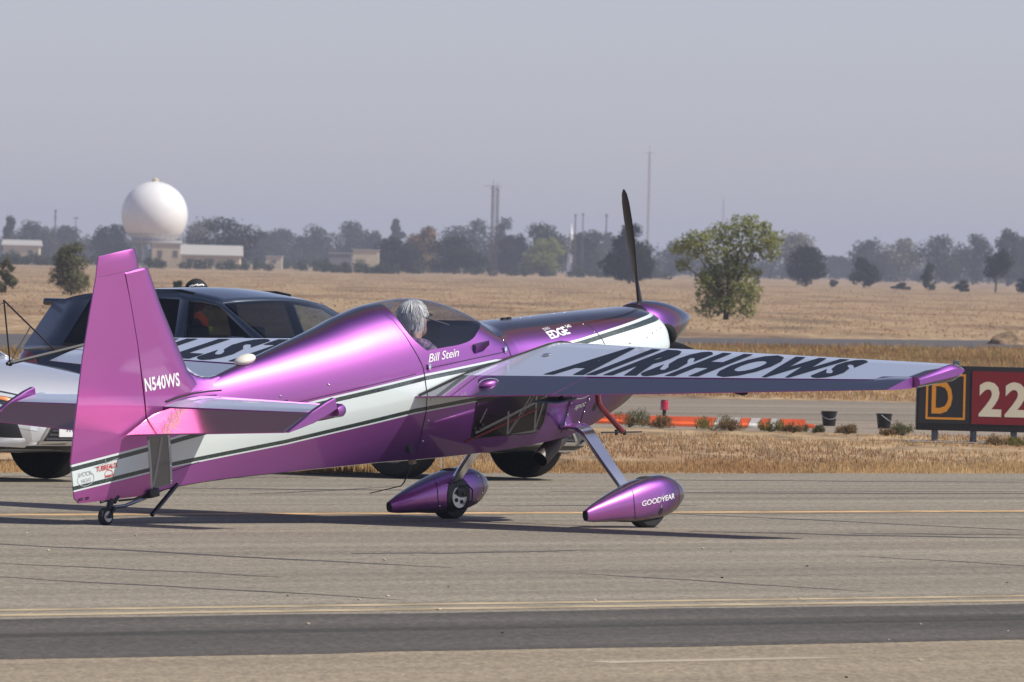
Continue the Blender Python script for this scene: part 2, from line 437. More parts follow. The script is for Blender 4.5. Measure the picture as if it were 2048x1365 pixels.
def road_side_low(x0, x1, y0, y1):
    def f(k):
        p = np.stack([rng.uniform(x0, x1, k * 3), rng.uniform(y0, y1, k * 3)], 1)
        p = p[(p[:, 1] < 176 + (p[:, 0] + 8.93) * 3.94) & (p[:, 1] > 138.5 + .6 * np.maximum(0, p[:, 0] - 5.5))]
        return p[np.arange(k) % len(p)]
    return f
grass('taxiway_grass', road_side_low(-9, 13, 140, 200), 60000, .03, .09, .014, STRAW + RUST + STRAW, 'dry grass between the second taxiway and the far road')
grass('roadside_weeds', road_side(-12, 15, 165, 250), 46000, .05, .17, .014, GOLD + GOLD + RUST, 'taller olive and gold weeds beside the far road', clump=.35)
grass('field_tufts', rect(-90, 90, 285, 1150, 1), 26000, .03, .09, .05, [(.45, .30, .17), (.40, .27, .155), (.50, .35, .21), (.38, .25, .15)], 'pale dry tufts over the wide field behind the road')
# ------------------------------------------------------------------ the aerobatic airplane
# airplane frame: X forward, Y to its left wing, Z up, thrust line at Z = 0
FACE = {'violet': [(0.0, (.46, .12, .40)), (.30, (.39, .112, .41)), (.37, (.35, .105, .43)), (.43, (.22, .068, .33)), (.50, (.125, .038, .19))],
        'reflect_copper': [(0.0, (.46, .12, .40)), (.37, (.36, .105, .40)), (.46, (.36, .10, .28)), (.55, (.30, .09, .13)), (.60, (.28, .095, .075))],  # orange reflection of the fin, put into the elevators' colour
        'reflect_pink': [(0.0, (.52, .13, .36)), (.30, (.46, .105, .36)), (.38, (.44, .10, .36)), (.46, (.34, .085, .34)), (.52, (.20, .058, .26))]}  # pinker reflected light on fin and rudder, put into the colour
def paint_nodes(t, n, face='violet', edge=((.64, .71, .84), (.66, .72, .84))):  # edge: sky sheen painted into the colour at the flattest angles
    """colour-shift metallic paint: magenta face on, purple, then dark blue and a sheen edge at flat angles, under clear coat"""
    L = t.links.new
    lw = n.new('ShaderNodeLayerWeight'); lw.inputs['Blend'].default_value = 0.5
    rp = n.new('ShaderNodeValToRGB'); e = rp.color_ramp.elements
    stops = FACE[face] + ([(.69, (.24, .09, .065)), (.715, (.07, .05, .065)), (.745, (.045, .052, .085)), (.80, edge[0]), (1.0, edge[1])] if face == 'reflect_copper' else [(.59, (.13, .036, .085)), (.635, (.17, .055, .05)), (.675, (.050, .046, .070)), (.745, (.045, .052, .085)), (.80, edge[0]), (1.0, edge[1])])
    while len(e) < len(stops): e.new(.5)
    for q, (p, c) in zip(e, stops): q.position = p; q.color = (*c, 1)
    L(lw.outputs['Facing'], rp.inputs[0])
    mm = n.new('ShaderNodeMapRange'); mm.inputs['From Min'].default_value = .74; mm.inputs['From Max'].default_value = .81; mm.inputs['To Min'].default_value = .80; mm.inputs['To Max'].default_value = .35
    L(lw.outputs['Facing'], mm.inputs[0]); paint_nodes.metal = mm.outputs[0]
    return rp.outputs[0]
def make_paint(name, rough=.46, coat=1.0, **kw):
    m = bpy.data.materials.new(name); t, n, b = nodes_of(m)
    t.links.new(paint_nodes(t, n, **kw), b.inputs['Base Color'])
    t.links.new(paint_nodes.metal, b.inputs['Metallic']); b.inputs['Roughness'].default_value = rough
    b.inputs['Coat Weight'].default_value = coat; b.inputs['Coat Roughness'].default_value = .04
    return m
def make_striped(name, face='violet'):
    """the same paint with the pearl white belt, its dark pinstripes and white edge lines (flat print on the skin)"""
    m = bpy.data.materials.new(name); t, n, b = nodes_of(m); L = t.links.new
    col = paint_nodes(t, n, face, ((.060, .066, .095), (.34, .38, .46))); metal = paint_nodes.metal
    tc = n.new('ShaderNodeTexCoord'); sx = n.new('ShaderNodeSeparateXYZ'); L(tc.outputs['Object'], sx.inputs[0])
    mr = n.new('ShaderNodeMapRange'); mr.inputs['From Min'].default_value = -1.4; mr.inputs['From Max'].default_value = 5.0; L(sx.outputs[0], mr.inputs[0])
    def curve(tab):
        c = n.new('ShaderNodeFloatCurve'); pts = c.mapping.curves[0].points
        tab = [((x + 1.4) / 6.4, z + .5) for x, z in tab]
        while len(pts) < len(tab): pts.new(.5, .5)
        for p, (x, z) in zip(pts, tab): p.location = (x, z); p.handle_type = 'VECTOR'
        c.mapping.update(); L(mr.outputs[0], c.inputs['Value'])
        s = n.new('ShaderNodeMath'); s.operation = 'SUBTRACT'; s.inputs[1].default_value = .5; L(c.outputs[0], s.inputs[0]); return s.outputs[0]
    def op(k, a, b2, clamp=False):
        q = n.new('ShaderNodeMath'); q.operation = k; q.use_clamp = clamp
        for i, v in enumerate((a, b2)):
            if isinstance(v, (int, float)): q.inputs[i].default_value = v
            else: L(v, q.inputs[i])
        return q.outputs[0]
    top = curve([(-1.4, .078), (-.55, .088), (0, .112), (.9, .140), (1.8, .157), (2.6, .136), (3.4, .126), (4.15, .142), (5, .15)])
    bot = curve([(-1.4, -.095), (-.5, -.096), (.6, -.112), (1.7, -.092), (2.4, -.12), (3.2, -.13), (3.7, -.16), (4.2, -.30), (5, -.4)])
    z = sx.outputs[2]
    belt = op('MULTIPLY', op('LESS_THAN', z, top), op('GREATER_THAN', z, bot))
    d1 = op('SUBTRACT', top, z); d0 = op('SUBTRACT', z, bot)
    dark = op('ADD', op('MULTIPLY', op('GREATER_THAN', d1, .014), op('LESS_THAN', d1, .042)), op('MULTIPLY', op('GREATER_THAN', d0, .010), op('LESS_THAN', d0, .036)), True)
    nz = n.new('ShaderNodeTexNoise'); nz.inputs['Scale'].default_value = 140; L(tc.outputs['Object'], nz.inputs['Vector'])
    dc = n.new('ShaderNodeMix'); dc.data_type = 'RGBA'; dc.inputs['A'].default_value = (.012, .02, .024, 1); dc.inputs['B'].default_value = (.07, .115, .10, 1)
    L(op('MULTIPLY', op('GREATER_THAN', nz.outputs['Fac'], .54), .8), dc.inputs['Factor'])
    wc = n.new('ShaderNodeMix'); wc.data_type = 'RGBA'; wc.inputs['A'].default_value = (.70, .78, .77, 1); L(dc.outputs['Result'], wc.inputs['B']); L(dark, wc.inputs['Factor'])
    fc = n.new('ShaderNodeMix'); fc.data_type = 'RGBA'; L(belt, fc.inputs['Factor']); L(col, fc.inputs['A']); L(wc.outputs['Result'], fc.inputs['B'])
    L(fc.outputs['Result'], b.inputs['Base Color'])
    L(op('MULTIPLY', metal, op('SUBTRACT', 1, op('MULTIPLY', belt, .9))), b.inputs['Metallic'])
    b.inputs['Roughness'].default_value = .46; b.inputs['Coat Weight'].default_value = .9; b.inputs['Coat Roughness'].default_value = .05
    return m
M_paint = make_paint('colour_shift_paint'); M_striped = make_striped('striped_colour_shift_paint'); M_fin_lit = make_striped('striped_paint_fin_lit', 'reflect_pink')  # fin copy is the same paint with pinker reflected light coloured in
M_round = make_paint('colour_shift_paint_round', .40, 1.0, edge=((.06, .06, .085), (.13, .14, .18)))
M_alu = mat('polished_aluminium', (.72, .74, .78), .16, 1.0)
M_steel = mat('grey_steel_tube', (.42, .42, .42), .42, .6)
M_black = mat('satin_black', (.012, .012, .014), .45)
M_rubber = mat('tyre_rubber', (.022, .022, .023), .82, noise=.3, scale=30)
M_vinyl = mat('dark_navy_vinyl', (.012, .017, .030), .6, spec=.18)
M_wtext = mat('white_vinyl', (.80, .80, .80), .5)
M_gtext = mat('grey_vinyl', (.42, .44, .45), .5)
M_rtext = mat('red_vinyl', (.55, .05, .05), .5)
M_dark = mat('cockpit_black', (.02, .026, .036), .6)
M_redp = mat('dark_red_paint', (.16, .012, .016), .35, coat=.6)
M_seam = mat('panel_seam', (.02, .012, .03), .7)
M_belly = make_paint('belly_paint', .30)
PLANE_YAW, PLANE_PITCH = .867, .176
plane = empty('aerobatic_airplane', (-1.976, 66.61, .531), 0, 'purple and white single seat aerobatic airplane with tail wheel on the apron', 'airplane')
plane.rotation_euler = (0, -PLANE_PITCH, PLANE_YAW)

# ---- fuselage: a box with creased sides under a round turtledeck
f_zt = catmull([(-.58, .33), (-.1, .405), (.03, .402), (.40, .446), (.97, .522), (1.23, .559), (1.47, .599), (1.74, .624), (1.99, .616), (2.13, .60), (2.29, .558), (2.46, .487), (2.57, .420), (2.66, .362), (2.75, .338), (2.98, .315), (3.34, .280), (3.65, .252), (4.12, .205), (4.30, .186), (4.36, .172), (4.42, .150), (4.455, .12)])
f_zb = catmull([(-.58, -.232), (-.3, -.236), (0, -.252), (.67, -.312), (1.17, -.362), (1.6, -.405), (1.9, -.443), (2.4, -.495), (2.87, -.535), (3.3, -.548), (3.6, -.52), (3.8, -.475), (4.0, -.42), (4.2, -.33), (4.35, -.25), (4.42, -.195), (4.455, -.15)])
f_w = catmull([(-.58, .028), (-.3, .042), (0, .085), (.5, .17), (1, .255), (1.5, .335), (1.8, .368), (2.3, .388), (3, .395), (3.6, .405), (4.0, .415), (4.2, .405), (4.30, .375), (4.36, .335), (4.41, .28), (4.44, .23), (4.455, .19)])
f_z1 = catmull([(-.58, .115), (0, .14), (1, .165), (1.8, .175), (2.4, .15), (2.8, .08), (3.3, .02), (3.8, -.02), (4.45, -.03)])
NT, NB = 14, 11
def half_ring(X):
    zt, zb, w, z1 = f_zt(X), f_zb(X), f_w(X), f_z1(X)
    nose = min(1, max(0, (X - 3.5) / .7))
    pts = []
    zc = min(.010, z1 - .06)
    prof = [(.0, zb), (.35, zb + .002), (.50, zb + .010), (.60, zb * .84), (.785, zb * .52), (.81, zb * .465), (.93, zb * .24), (1.0, zc), (1.006, zc + .018), (1.006, zc + (z1 - zc) * .7), (1.0, z1)]
    for k, z in prof: pts.append((w * k, z))
    for j in range(1, NT + 1):
        a = math.pi / 2 * j / NT
        pts.append((w * math.cos(a) ** .96, z1 + (zt - z1) * math.sin(a) ** .98))
    pts[-1] = (0, zt)
    return pts
CAN0, CAN1 = 1.66, 2.74
Xs = sorted(set([-.58 + i * .055 for i in range(41)] + [CAN0 + (CAN1 - CAN0) * i / 30 for i in range(31)] + [2.74 + i * .06 for i in range(26)] + [4.28, 4.32, 4.36, 4.39, 4.415, 4.435, 4.448, 4.455]))
Xs = [x for i, x in enumerate(Xs) if i == 0 or x - Xs[i - 1] > .004]
NR = NB + NT
def full_ring(X):
    h = half_ring(X)
    return [(X, -y, z) for y, z in h] + [(X, y, z) for y, z in h[-2:0:-1]]     # right side first, bottom -> top -> left side
V = []; F = []; ncol = 2 * NR - 2
for X in Xs: V += full_ring(X)
is_can = lambda i, j: CAN0 - 1e-6 <= Xs[i] and Xs[i + 1] <= CAN1 + 1e-6 and NB - 1 <= j < ncol - (NB - 1)
canF = []
for i in range(len(Xs) - 1):
    for j in range(ncol):
        k = (j + 1) % ncol; q = (i * ncol + j, i * ncol + k, (i + 1) * ncol + k, (i + 1) * ncol + j)
        (canF if is_can(i, j) else F).append(q)
F.append(tuple(range(ncol))); F.append(tuple((len(Xs) - 1) * ncol + j for j in range(ncol)))
fus = fix_normals(mesh_obj('fuselage', V, F, M_striped, plane, 24))
used = sorted({v for f in canF for v in f}); rm = {v: i for i, v in enumerate(used)}
# canopy: glazing and painted frame in one moulding
def canopy_material():
    m = bpy.data.materials.new('canopy'); t, n, b = nodes_of(m); L = t.links.new
    L(paint_nodes(t, n, 'violet', ((.060, .066, .095), (.34, .38, .46))), b.inputs['Base Color'])
    L(paint_nodes.metal, b.inputs['Metallic']); b.inputs['Roughness'].default_value = .46; b.inputs['Coat Weight'].default_value = 1; b.inputs['Coat Roughness'].default_value = .04
    tc = n.new('ShaderNodeTexCoord'); sx = n.new('ShaderNodeSeparateXYZ'); L(tc.outputs['Object'], sx.inputs[0])
    def curve(src, lo, hi, tab, vlo, vhi):
        mr = n.new('ShaderNodeMapRange'); mr.inputs['From Min'].default_value = lo; mr.inputs['From Max'].default_value = hi; L(src, mr.inputs[0])
        c = n.new('ShaderNodeFloatCurve'); pts = c.mapping.curves[0].points
        tab = [((x - lo) / (hi - lo), (v - vlo) / (vhi - vlo)) for x, v in tab]
        while len(pts) < len(tab): pts.new(.5, .5)
        for p, (x, v) in zip(pts, tab): p.location = (x, v); p.handle_type = 'AUTO'
        c.mapping.update(); L(mr.outputs[0], c.inputs['Value'])
        o = n.new('ShaderNodeMapRange'); o.inputs['To Min'].default_value = vlo; o.inputs['To Max'].default_value = vhi; L(c.outputs[0], o.inputs[0]); return o.outputs[0]
    zl = curve(sx.outputs[0], 1.6, 2.8, [(1.6, .305), (1.86, .303), (2.0, .298), (2.2, .292), (2.3, .302), (2.42, .345), (2.55, .375), (2.64, .365), (2.8, .34)], .2, .6)
    xr = curve(sx.outputs[2], .2, .7, [(.2, 2.0), (.30, 1.86), (.34, 1.815), (.42, 1.755), (.5, 1.735), (.58, 1.75), (.63, 1.79), (.7, 1.82)], 1.5, 2.1)
    def cmp(a, c):
        q = n.new('ShaderNodeMath'); q.operation = 'GREATER_THAN'; L(a, q.inputs[0]); L(c, q.inputs[1]); return q.outputs[0]
    mu = n.new('ShaderNodeMath'); mu.operation = 'MULTIPLY'; L(cmp(sx.outputs[2], zl), mu.inputs[0]); L(cmp(sx.outputs[0], xr), mu.inputs[1])
    tr = n.new('ShaderNodeBsdfTransparent'); tr.inputs[0].default_value = (.86, .88, .91, 1)
    gl = n.new('ShaderNodeBsdfGlossy'); gl.inputs['Roughness'].default_value = .03
    lw = n.new('ShaderNodeLayerWeight'); lw.inputs[0].default_value = .5; pw_ = n.new('ShaderNodeMath'); pw_.operation = 'POWER'; pw_.inputs[1].default_value = 4.0; L(lw.outputs['Facing'], pw_.inputs[0])
    fr = n.new('ShaderNodeMath'); fr.operation = 'MULTIPLY_ADD'; fr.inputs[1].default_value = .85; fr.inputs[2].default_value = .10; L(pw_.outputs[0], fr.inputs[0])
    g = n.new('ShaderNodeMixShader'); L(fr.outputs[0], g.inputs[0]); L(tr.outputs[0], g.inputs[1]); L(gl.outputs[0], g.inputs[2])
    mx = n.new('ShaderNodeMixShader'); L(mu.outputs[0], mx.inputs[0]); L(b.outputs[0], mx.inputs[1]); L(g.outputs[0], mx.inputs[2])
    L(mx.outputs[0], n['Material Output'].inputs[0]); return m
canopy = mesh_obj('canopy', [V[i] for i in used], [tuple(rm[i] for i in f) for f in canF], canopy_material(), plane, True)
fix_normals(canopy)
tag(canopy, 'clear bubble canopy in a purple frame')
skin = bvh_of(fus, canopy)
def side(off=.0025, sgn=-1):       # lay (X, Z) artwork on the right (sgn -1) side of the fuselage
    return caster(skin, lambda u, v: (u, sgn * 2.0, v), (0, -sgn, 0), off)
def seam(pts, w=.006, name='panel_seam', m=M_seam, f=None, parent=plane):
    return lay(name, poly_bm(strip_poly(pts, w), .03), f or side(), m, parent)
zf = lambda X, e=.01: (f_zb(X) + e, f_zt(X) - e)
def vline(X, z0, z1, k=24, slant=0.0): return [(X + slant * (z0 + (z1 - z0) * i / k), z0 + (z1 - z0) * i / k) for i in range(k + 1)]
for X, z0, z1, sl in ((1.80, -.36, .19, -.04), (2.66, .02, .34, -.06), (3.62, -.03, .24, -.15), (3.30, -.50, -.16, .02), (3.52, -.50, -.16, .10)):
    seam(vline(X, z0, z1, 24, sl))
seam([(1.815, .19), (2.2, .182), (2.60, .172)], .005); seam([(1.795, .19), (1.73, .36), (1.70, .48), (1.69, .57)], .005)
seam([(.72 + .2 * i, .152 + .004 * i) for i in range(6)], .004)
# small fasteners and latches
def stud(X, Z, r=.007, m=M_alu, parent=plane, name='screw', f=None):
    hit = (f or side())(X, Z)
    if hit is None: return
    bm = bmesh.new(); bmesh.ops.create_uvsphere(bm, u_segments=8, v_segments=5, radius=r)
    o = bm_obj(name, bm, m, parent, True); o.location = hit; o.scale = (1, .5, 1); return o
for X, Z in [(.58, .213), (.98, .225), (1.845, -.02), (1.845, -.16), (1.845, -.30), (3.33, -.20), (3.32, -.30), (3.31, -.38), (3.31, -.44), (3.53, -.22), (3.51, -.31), (3.49, -.39), (3.46, -.46), (2.64, .24), (3.55, .195), (3.58, .14), (4.05, .03), (4.12, .045), (4.18, .055), (4.24, .06), (3.86, .02)]: stud(X, Z)
for X, Z in ((1.84, .190), (2.60, .178)):
    h = side()(X, Z)
    o = box('canopy_latch', h.x - .012, h.x + .014, h.y - .012, h.y + .002, h.z - .012, h.z + .03, M_alu, plane, .004)
h = side()(.60, .175); box('static_port_block', h.x - .03, h.x + .03, h.y - .008, h.y + .004, h.z - .006, h.z + .008, M_black, plane, .003)
# air scoop beside the canopy
V2, F2 = loft([[(h2, y, z) for y, z in ((-.0, -.028), (-d, -.028), (-d - .004, 0), (-d, .028), (0, .028))] for h2, d in ((-.075, .026), (.0, .022), (.09, .001))])
sc = fix_normals(mesh_obj('air_scoop', V2, F2, make_paint('scoop_paint', .2), plane, 30)); h = side()(2.37, .245); sc.location = (h.x, h.y + .008, h.z); sc.rotation_euler = (R(12), 0, 0)
mo = box('scoop_mouth', -.078, -.072, -.022, .0, -.022, .022, mat('teal_liner', (.03, .16, .18), .4), sc)
# antenna blister on the turtledeck
bm = bmesh.new(); bmesh.ops.create_uvsphere(bm, u_segments=20, v_segments=12, radius=1)
o = bm_obj('gps_antenna', bm, mat('cream_plastic', (.80, .76, .64), .35), plane, True); o.scale = (.085, .06, .034); o.location = (.47, 0, f_zt(.47) + .012); o.rotation_euler = (0, -R(7), 0)
for X in (3.02, 3.07): 
    o = box('deck_fitting', X - .018, X + .018, -.05, -.02, f_zt(X) - .02, f_zt(X) + .012, M_black, plane, .004)
for X in (3.2, 3.3, 3.55, 3.66): stud(X, 0, .006, f=lambda u, v: Vector((u, -.03, f_zt(u))))

# ---- lower side window with the steel tubes behind it
win = [(2.30, -.105), (2.30, -.12), (2.335, -.36), (2.36, -.372), (2.98, -.445), (3.03, -.43), (3.055, -.38), (3.055, -.20), (3.02, -.155), (2.95, -.145)]
M_smoke = mat('smoked_glazing', (.010, .010, .011), .2, coat=.25, coat_rough=.05, spec=.3)
lay('side_window', poly_bm([win], .05), side(.003), M_smoke, plane)
seam(win + [win[0]], .007, 'window_edge', mat('window_edge_black', (.01, .01, .01), .4), side(.0045))
M_tubec = mat('tube_white', (.30, .30, .29), .4)
for a, b2, w in (((2.36, -.335), (3.04, -.205), .020), ((2.70, -.405), (2.655, -.24), .018), ((2.70, -.405), (2.86, -.17), .013), ((2.715, -.405), (2.90, -.17), .008), ((2.98, -.425), (2.92, -.17), .018), ((2.985, -.425), (3.02, -.19), .016), ((2.74, -.418), (3.03, -.435), .016), ((2.42, -.18), (2.38, -.27), .013)):
    lay('frame_tube', poly_bm(strip_poly([a, b2], w), .05), side(.0042), M_tubec, plane)
lay('control_cable', poly_bm(strip_poly([(2.28, -.385), (2.62, -.33), (2.96, -.275)], .016), .05), side(.0042), mat('cable_red', (.22, .02, .025), .4), plane)
for p in ((2.34, -.30), (2.39, -.31), (2.41, -.29)):
    stud(p[0], p[1], .018, M_black, name='pulley', f=side(.003))

# ---- tail cone panel (clear inspection panel, frame and tube)
pan = [(-.555, .14), (-.36, .12), (-.365, -.20), (-.555, -.205)]
lay('inspection_panel', poly_bm([pan], .05), side(.004), mat('clear_panel_grey', (.17, .165, .155), .25, coat=.8), plane)
lay('panel_tube', poly_bm(strip_poly([(-.54, -.19), (-.43, .12)], .022), .05), side(.006), mat('tube_grey', (.36, .35, .33), .4), plane)
lay('panel_frame', poly_bm(strip_poly([(-.555, .12), (-.555, -.2)], .02) + strip_poly([(-.37, .12), (-.372, -.2)], .022), .05), side(.006), M_steel, plane)
for z in (.06, -.08, -.18): stud(-.372, z, .009, f=side(.006))

# ---- wing
def t_foil(c):
    if c <= .17: return .080 * math.sqrt(max(0, 1 - (1 - c / .17) ** 2.1))
    if c <= .74: return .080 - .036 * (c - .17) / .57
    return .044 - (c - .74) / .26 * .041
WZ = .022
x_le = lambda y: 3.345 - .022 * y
x_te = lambda y: 1.60 + .248 * y
def w_pt(y, c, up):
    ch = x_le(y) - x_te(y); k = 1.0
    if y > 3.68: k = 1 - .55 * ((y - 3.68) / .03) ** 2
    return (x_le(y) - c * ch - (1 - k) * .0 * ch, y, WZ + up * t_foil(c) * ch * max(k, .05) * (.93 + .07 * (1 - y / 3.7)))
CS = [0, .003, .009, .02, .04, .07, .10, .135, .17, .22, .30, .4, .5, .58, .66, .735]
def wing_ring(y, cend, c0=0.0):
    cs = [c for c in CS if c0 < c < cend] + [cend]
    while len(cs) < len(CS) - 1: cs.insert(-1, cs[-2] + (cs[-1] - cs[-2]) * .5)
    cs = sorted(cs)
    up = [w_pt(y, c, 1) for c in reversed(cs)]; lo = [w_pt(y, c, -1) for c in cs]
    return up + [w_pt(y, 0, 0)] + lo
ail_in, ail_out, horn = 1.34, 3.66, 3.44
for sgn, nm in ((-1, 'right'), (1, 'left')):
    flip = lambda ring: [(x, sgn * y, z) for x, y, z in ring]
    rings = [flip(wing_ring(y, .735)) for y in (.30, .6, 1.0, 1.5, 2.0, 2.5, 3.0, 3.3, horn - .004)]
    rings += [flip(wing_ring(y, .635)) for y in (horn, 3.55, 3.62, 3.68, 3.70, 3.71)]
    w_ = fix_normals(mesh_obj('wing', *loft(rings), M_paint, plane, 28))
    # fixed trailing edge beside the fuselage
    def aft_ring(y, c0, droop=0.0):
        cs = [c0 + (1 - c0) * k for k in (0, .02, .2, .4, .6, .8, 1)]
        up = [w_pt(y, c, 1) for c in reversed(cs)]; lo = [w_pt(y, c, -1) for c in cs]
        r = up + lo
        if droop:
            hx = x_le(y) - .74 * (x_le(y) - x_te(y))
            r = [(hx + (x - hx) * math.cos(droop) - (z - WZ) * -math.sin(droop) * 0, yy, WZ + (z - WZ) * math.cos(droop) + (x - hx) * math.sin(droop)) for x, yy, z in r]
        return r
    fix_normals(mesh_obj('trailing_edge', *loft([flip(aft_ring(y, .738)) for y in (.30, .7, 1.0, ail_in - .006)]), M_paint, plane, 28))
    dr = R(.4) if sgn < 0 else R(-.6)
    rings = [flip(aft_ring(y, .760, dr)) for y in (ail_in, 1.8, 2.4, 3.0, 3.3, horn)] + [flip(aft_ring(y, .65, dr)) for y in (horn + .006, 3.55, 3.64, 3.665)]
    fix_normals(mesh_obj('aileron', *loft(rings), M_paint, plane, 28))
    gv = []
    for y in (ail_in - .02, 2.0, 2.7, horn - .01):
        for c in (.725, .775): gv.append((w_pt(y, c, 1)[0], sgn * y, WZ + .45 * (w_pt(y, c, 1)[2] - WZ)))
    mesh_obj('hinge_gap', gv, [(2 * i, 2 * i + 1, 2 * i + 3, 2 * i + 2) for i in range(3)], M_black, plane)
    # black seal along the wing root
    cs = [.02, .06, .12, .2, .3, .4, .5, .6, .7, .8, .9, .99]
    path = []
    for c in cs:
        x, y, z = w_pt(.40, c, 1); path.append((x, sgn * (f_w(x) * 1.03 + .004), z + .004))
    tube('root_seal', path, .007, M_rubber, plane, 6)
    # aileron gap seal and spade arm under the trailing edge
    box('aileron_spade', x_te(1.42) - .02, x_te(1.42) + .16, sgn * 1.28 - .11, sgn * 1.28 + .11, WZ - .055, WZ - .045, mat('spade_blue', (.03, .07, .13), .4), plane)
    tube('spade_arm', [(x_te(1.42) + .1, sgn * 1.28, WZ - .05), (x_te(1.42) + .22, sgn * 1.28, WZ - .01)], .008, M_black, plane, 6)
def wing_top(y, X): 
    ch = x_le(abs(y)) - x_te(abs(y)); c = (x_le(abs(y)) - X) / ch
    return Vector((X, y, w_pt(abs(y), min(max(c, 0), 1), 1)[2] + .003))
# lettering over the wings
def wing_text(s, y0, y1, c_lo, c_hi, sgn, name, shear, bold):
    bm = text_bm(s, 1.0, shear, bold, 1.20)
    xs = [v.co.x for v in bm.verts]; ys = [v.co.y for v in bm.verts]
    a, b2, c, d = min(xs), max(xs), min(ys), max(ys)
    for v in bm.verts: v.co.x = (v.co.x - a) / (b2 - a); v.co.y = (v.co.y - c) / (d - c)
    grid_cut(bm, .05)
    def f(u, v):
        y = y0 + (y1 - y0) * u; ay = abs(y); ch = x_le(ay) - x_te(ay)
        return wing_top(y, x_le(ay) - (c_lo + (c_hi - c_lo) * v) * ch)
    return lay(name, bm, f, M_vinyl, plane)
wing_text('AIRSHOWS', -.98, -3.10, .715, .17, -1, 'wing_lettering', -.12, .055)
wing_text('BILLSTEIN', 3.45, .80, .715, .17, 1, 'wing_lettering', .02, .055)
# fairing bump and fuel cap on the right wing
bm = bmesh.new(); bmesh.ops.create_uvsphere(bm, u_segments=20, v_segments=12, radius=1)
p = wing_top(-.72, 2.02); o = bm_obj('bolt_fairing', bm, M_paint, plane, True); o.scale = (.085, .055, .032); o.location = p
p = wing_top(-.62, 2.75); lathe('fuel_cap', [(0, .03), (.006, .03), (.008, .024), (.008, 0.001)], M_alu, plane, 16, 'Z', p)
# aerobatic sight on the left wing tip
yt = 3.735
multi_tube('wing_sight', [([(2.16, yt, .06), (3.35, yt, .06)], .014), ([(2.19, yt, .06), (2.19, yt, .50)], .006), ([(2.19, yt, .495), (2.66, yt, .06)], .006), ([(2.20, yt, .07), (2.43, yt, .275)], .005), ([(2.19, yt, .48), (2.70, yt + .75, .30)], .003)], M_black, plane, 6)
bm = bmesh.new(); bmesh.ops.create_uvsphere(bm, u_segments=10, v_segments=6, radius=.022); o = bm_obj('sight_joint', bm, M_black, plane, True); o.location = (2.19, yt, .06)

# ---- fin and rudder
def slab(name, outline, thick, m, parent=plane, y0=0.0, bevel=.006, taper=None):
    """a plate from an (X, Z) outline with rounded rim; taper(X, Z) scales the thickness"""
    bm = bmesh.new(); n = len(outline)
    rr = [bm.verts.new((x, -1, z)) for x, z in outline]; ll = [bm.verts.new((x, 1, z)) for x, z in outline]
    bm.faces.new(rr); bm.faces.new(ll[::-1])
    for i in range(n): bm.faces.new((rr[i], ll[i], ll[(i + 1) % n], rr[(i + 1) % n]))
    for v in bm.verts:
        k = taper(v.co.x, v.co.z) if taper else 1
        v.co.y = y0 + v.co.y * thick / 2 * k
    return bm_obj(name, bm, m, parent)
def blade_surface(name, rows, m, parent=plane, blunt=False):
    """rows of (X_front, X_rear, Z, thickness front, thickness rear): a fin-like solid with a rounded nose"""
    rings = []
    for xf, xr, z, tf, tr in rows:
        r = []
        pr = [(0, tr), (.25, tr + (tf - tr) * .28), (.5, tr + (tf - tr) * .62), (.75, tf), (.9, tf * .86), (.97, tf * .55), (1.0, .0)]
        if blunt: pr = [(0, tr), (.25, tr + (tf - tr) * .3), (.5, tr + (tf - tr) * .6), (.75, tr + (tf - tr) * .85), (.99, tf), (1.0, tf * .6), (1.0, 0)]
        for k, t in pr: r.append((xr + (xf - xr) * k, -t / 2, z))
        for k, t in pr[-2::-1]: r.append((xr + (xf - xr) * k, t / 2, z))
        rings.append(r)
    return fix_normals(mesh_obj(name, *loft(rings), m, parent, 30))
HX = -.548
blade_surface('fin', [(.10, HX, .26, .085, .07), (.02, HX, .38, .085, .07), (-.085, HX, .475, .08, .066), (-.20, HX - .010, .74, .07, .056), (-.30, HX - .03, .98, .06, .048), (-.372, -.60, 1.205, .045, .036), (-.39, -.605, 1.216, .03, .02)], M_fin_lit)
rud = [(-.556, -1.262, -.20, .05, .01), (-.556, -1.262, .10, .07, .012), (-.555, -1.185, .35, .07, .012), (-.560, -1.06, .74, .056, .01), (-.585, -.95, 1.02, .048, .009), (-.612, -.865, 1.221, .038, .008)]
r_ = blade_surface('rudder', [(-.575, -1.225, -.235, .03, .01)] + rud, M_fin_lit, blunt=True)
for v in r_.data.vertices:
    if v.co.z < -.19: v.co.z += max(0, -.60 - v.co.x) * .095
rud_low = blade_surface('rudder_horn', [(-.452, -.864, 1.2225, .042, .008), (-.455, -.845, 1.29, .040, .008), (-.468, -.824, 1.345, .03, .008), (-.485, -.822, 1.354, .015, .006)], M_fin_lit)
# fillet between fin and turtledeck
V3 = []; 
rings = []
for X, h, w in ((.18, .0, .05), (.10, .010, .05), (.03, .032, .047), (-.03, .062, .044), (-.08, .10, .040), (-.14, .15, .034)):
    z = f_zt(X); rings.append([(X, -w * 1.2, z - .05), (X, -w * .7, z - .012 + h * .2), (X, -w * .45, z + h * .55), (X, 0, z + h + .002), (X, w * .45, z + h * .55), (X, w * .7, z - .012 + h * .2), (X, w * 1.2, z - .05)])
fix_normals(mesh_obj('fin_fillet', *loft(rings, closed=False, cap0=False, cap1=False), M_paint, plane, True))
fin_side = lambda off: (lambda u, v: Vector((u, -.0425 * (1 - .35 * max(0, v - .4) / .8) - off, v)))
bm = text_bm('N540WS', .105, 0, .003, 1.04); xs = [v.co.x for v in bm.verts]; k = .325 / (max(xs) - min(xs))
for v in bm.verts: v.co.x = -.540 + (v.co.x - min(xs)) * k; v.co.y = .437 + v.co.y * 1.12 - (v.co.x + .6) * .05
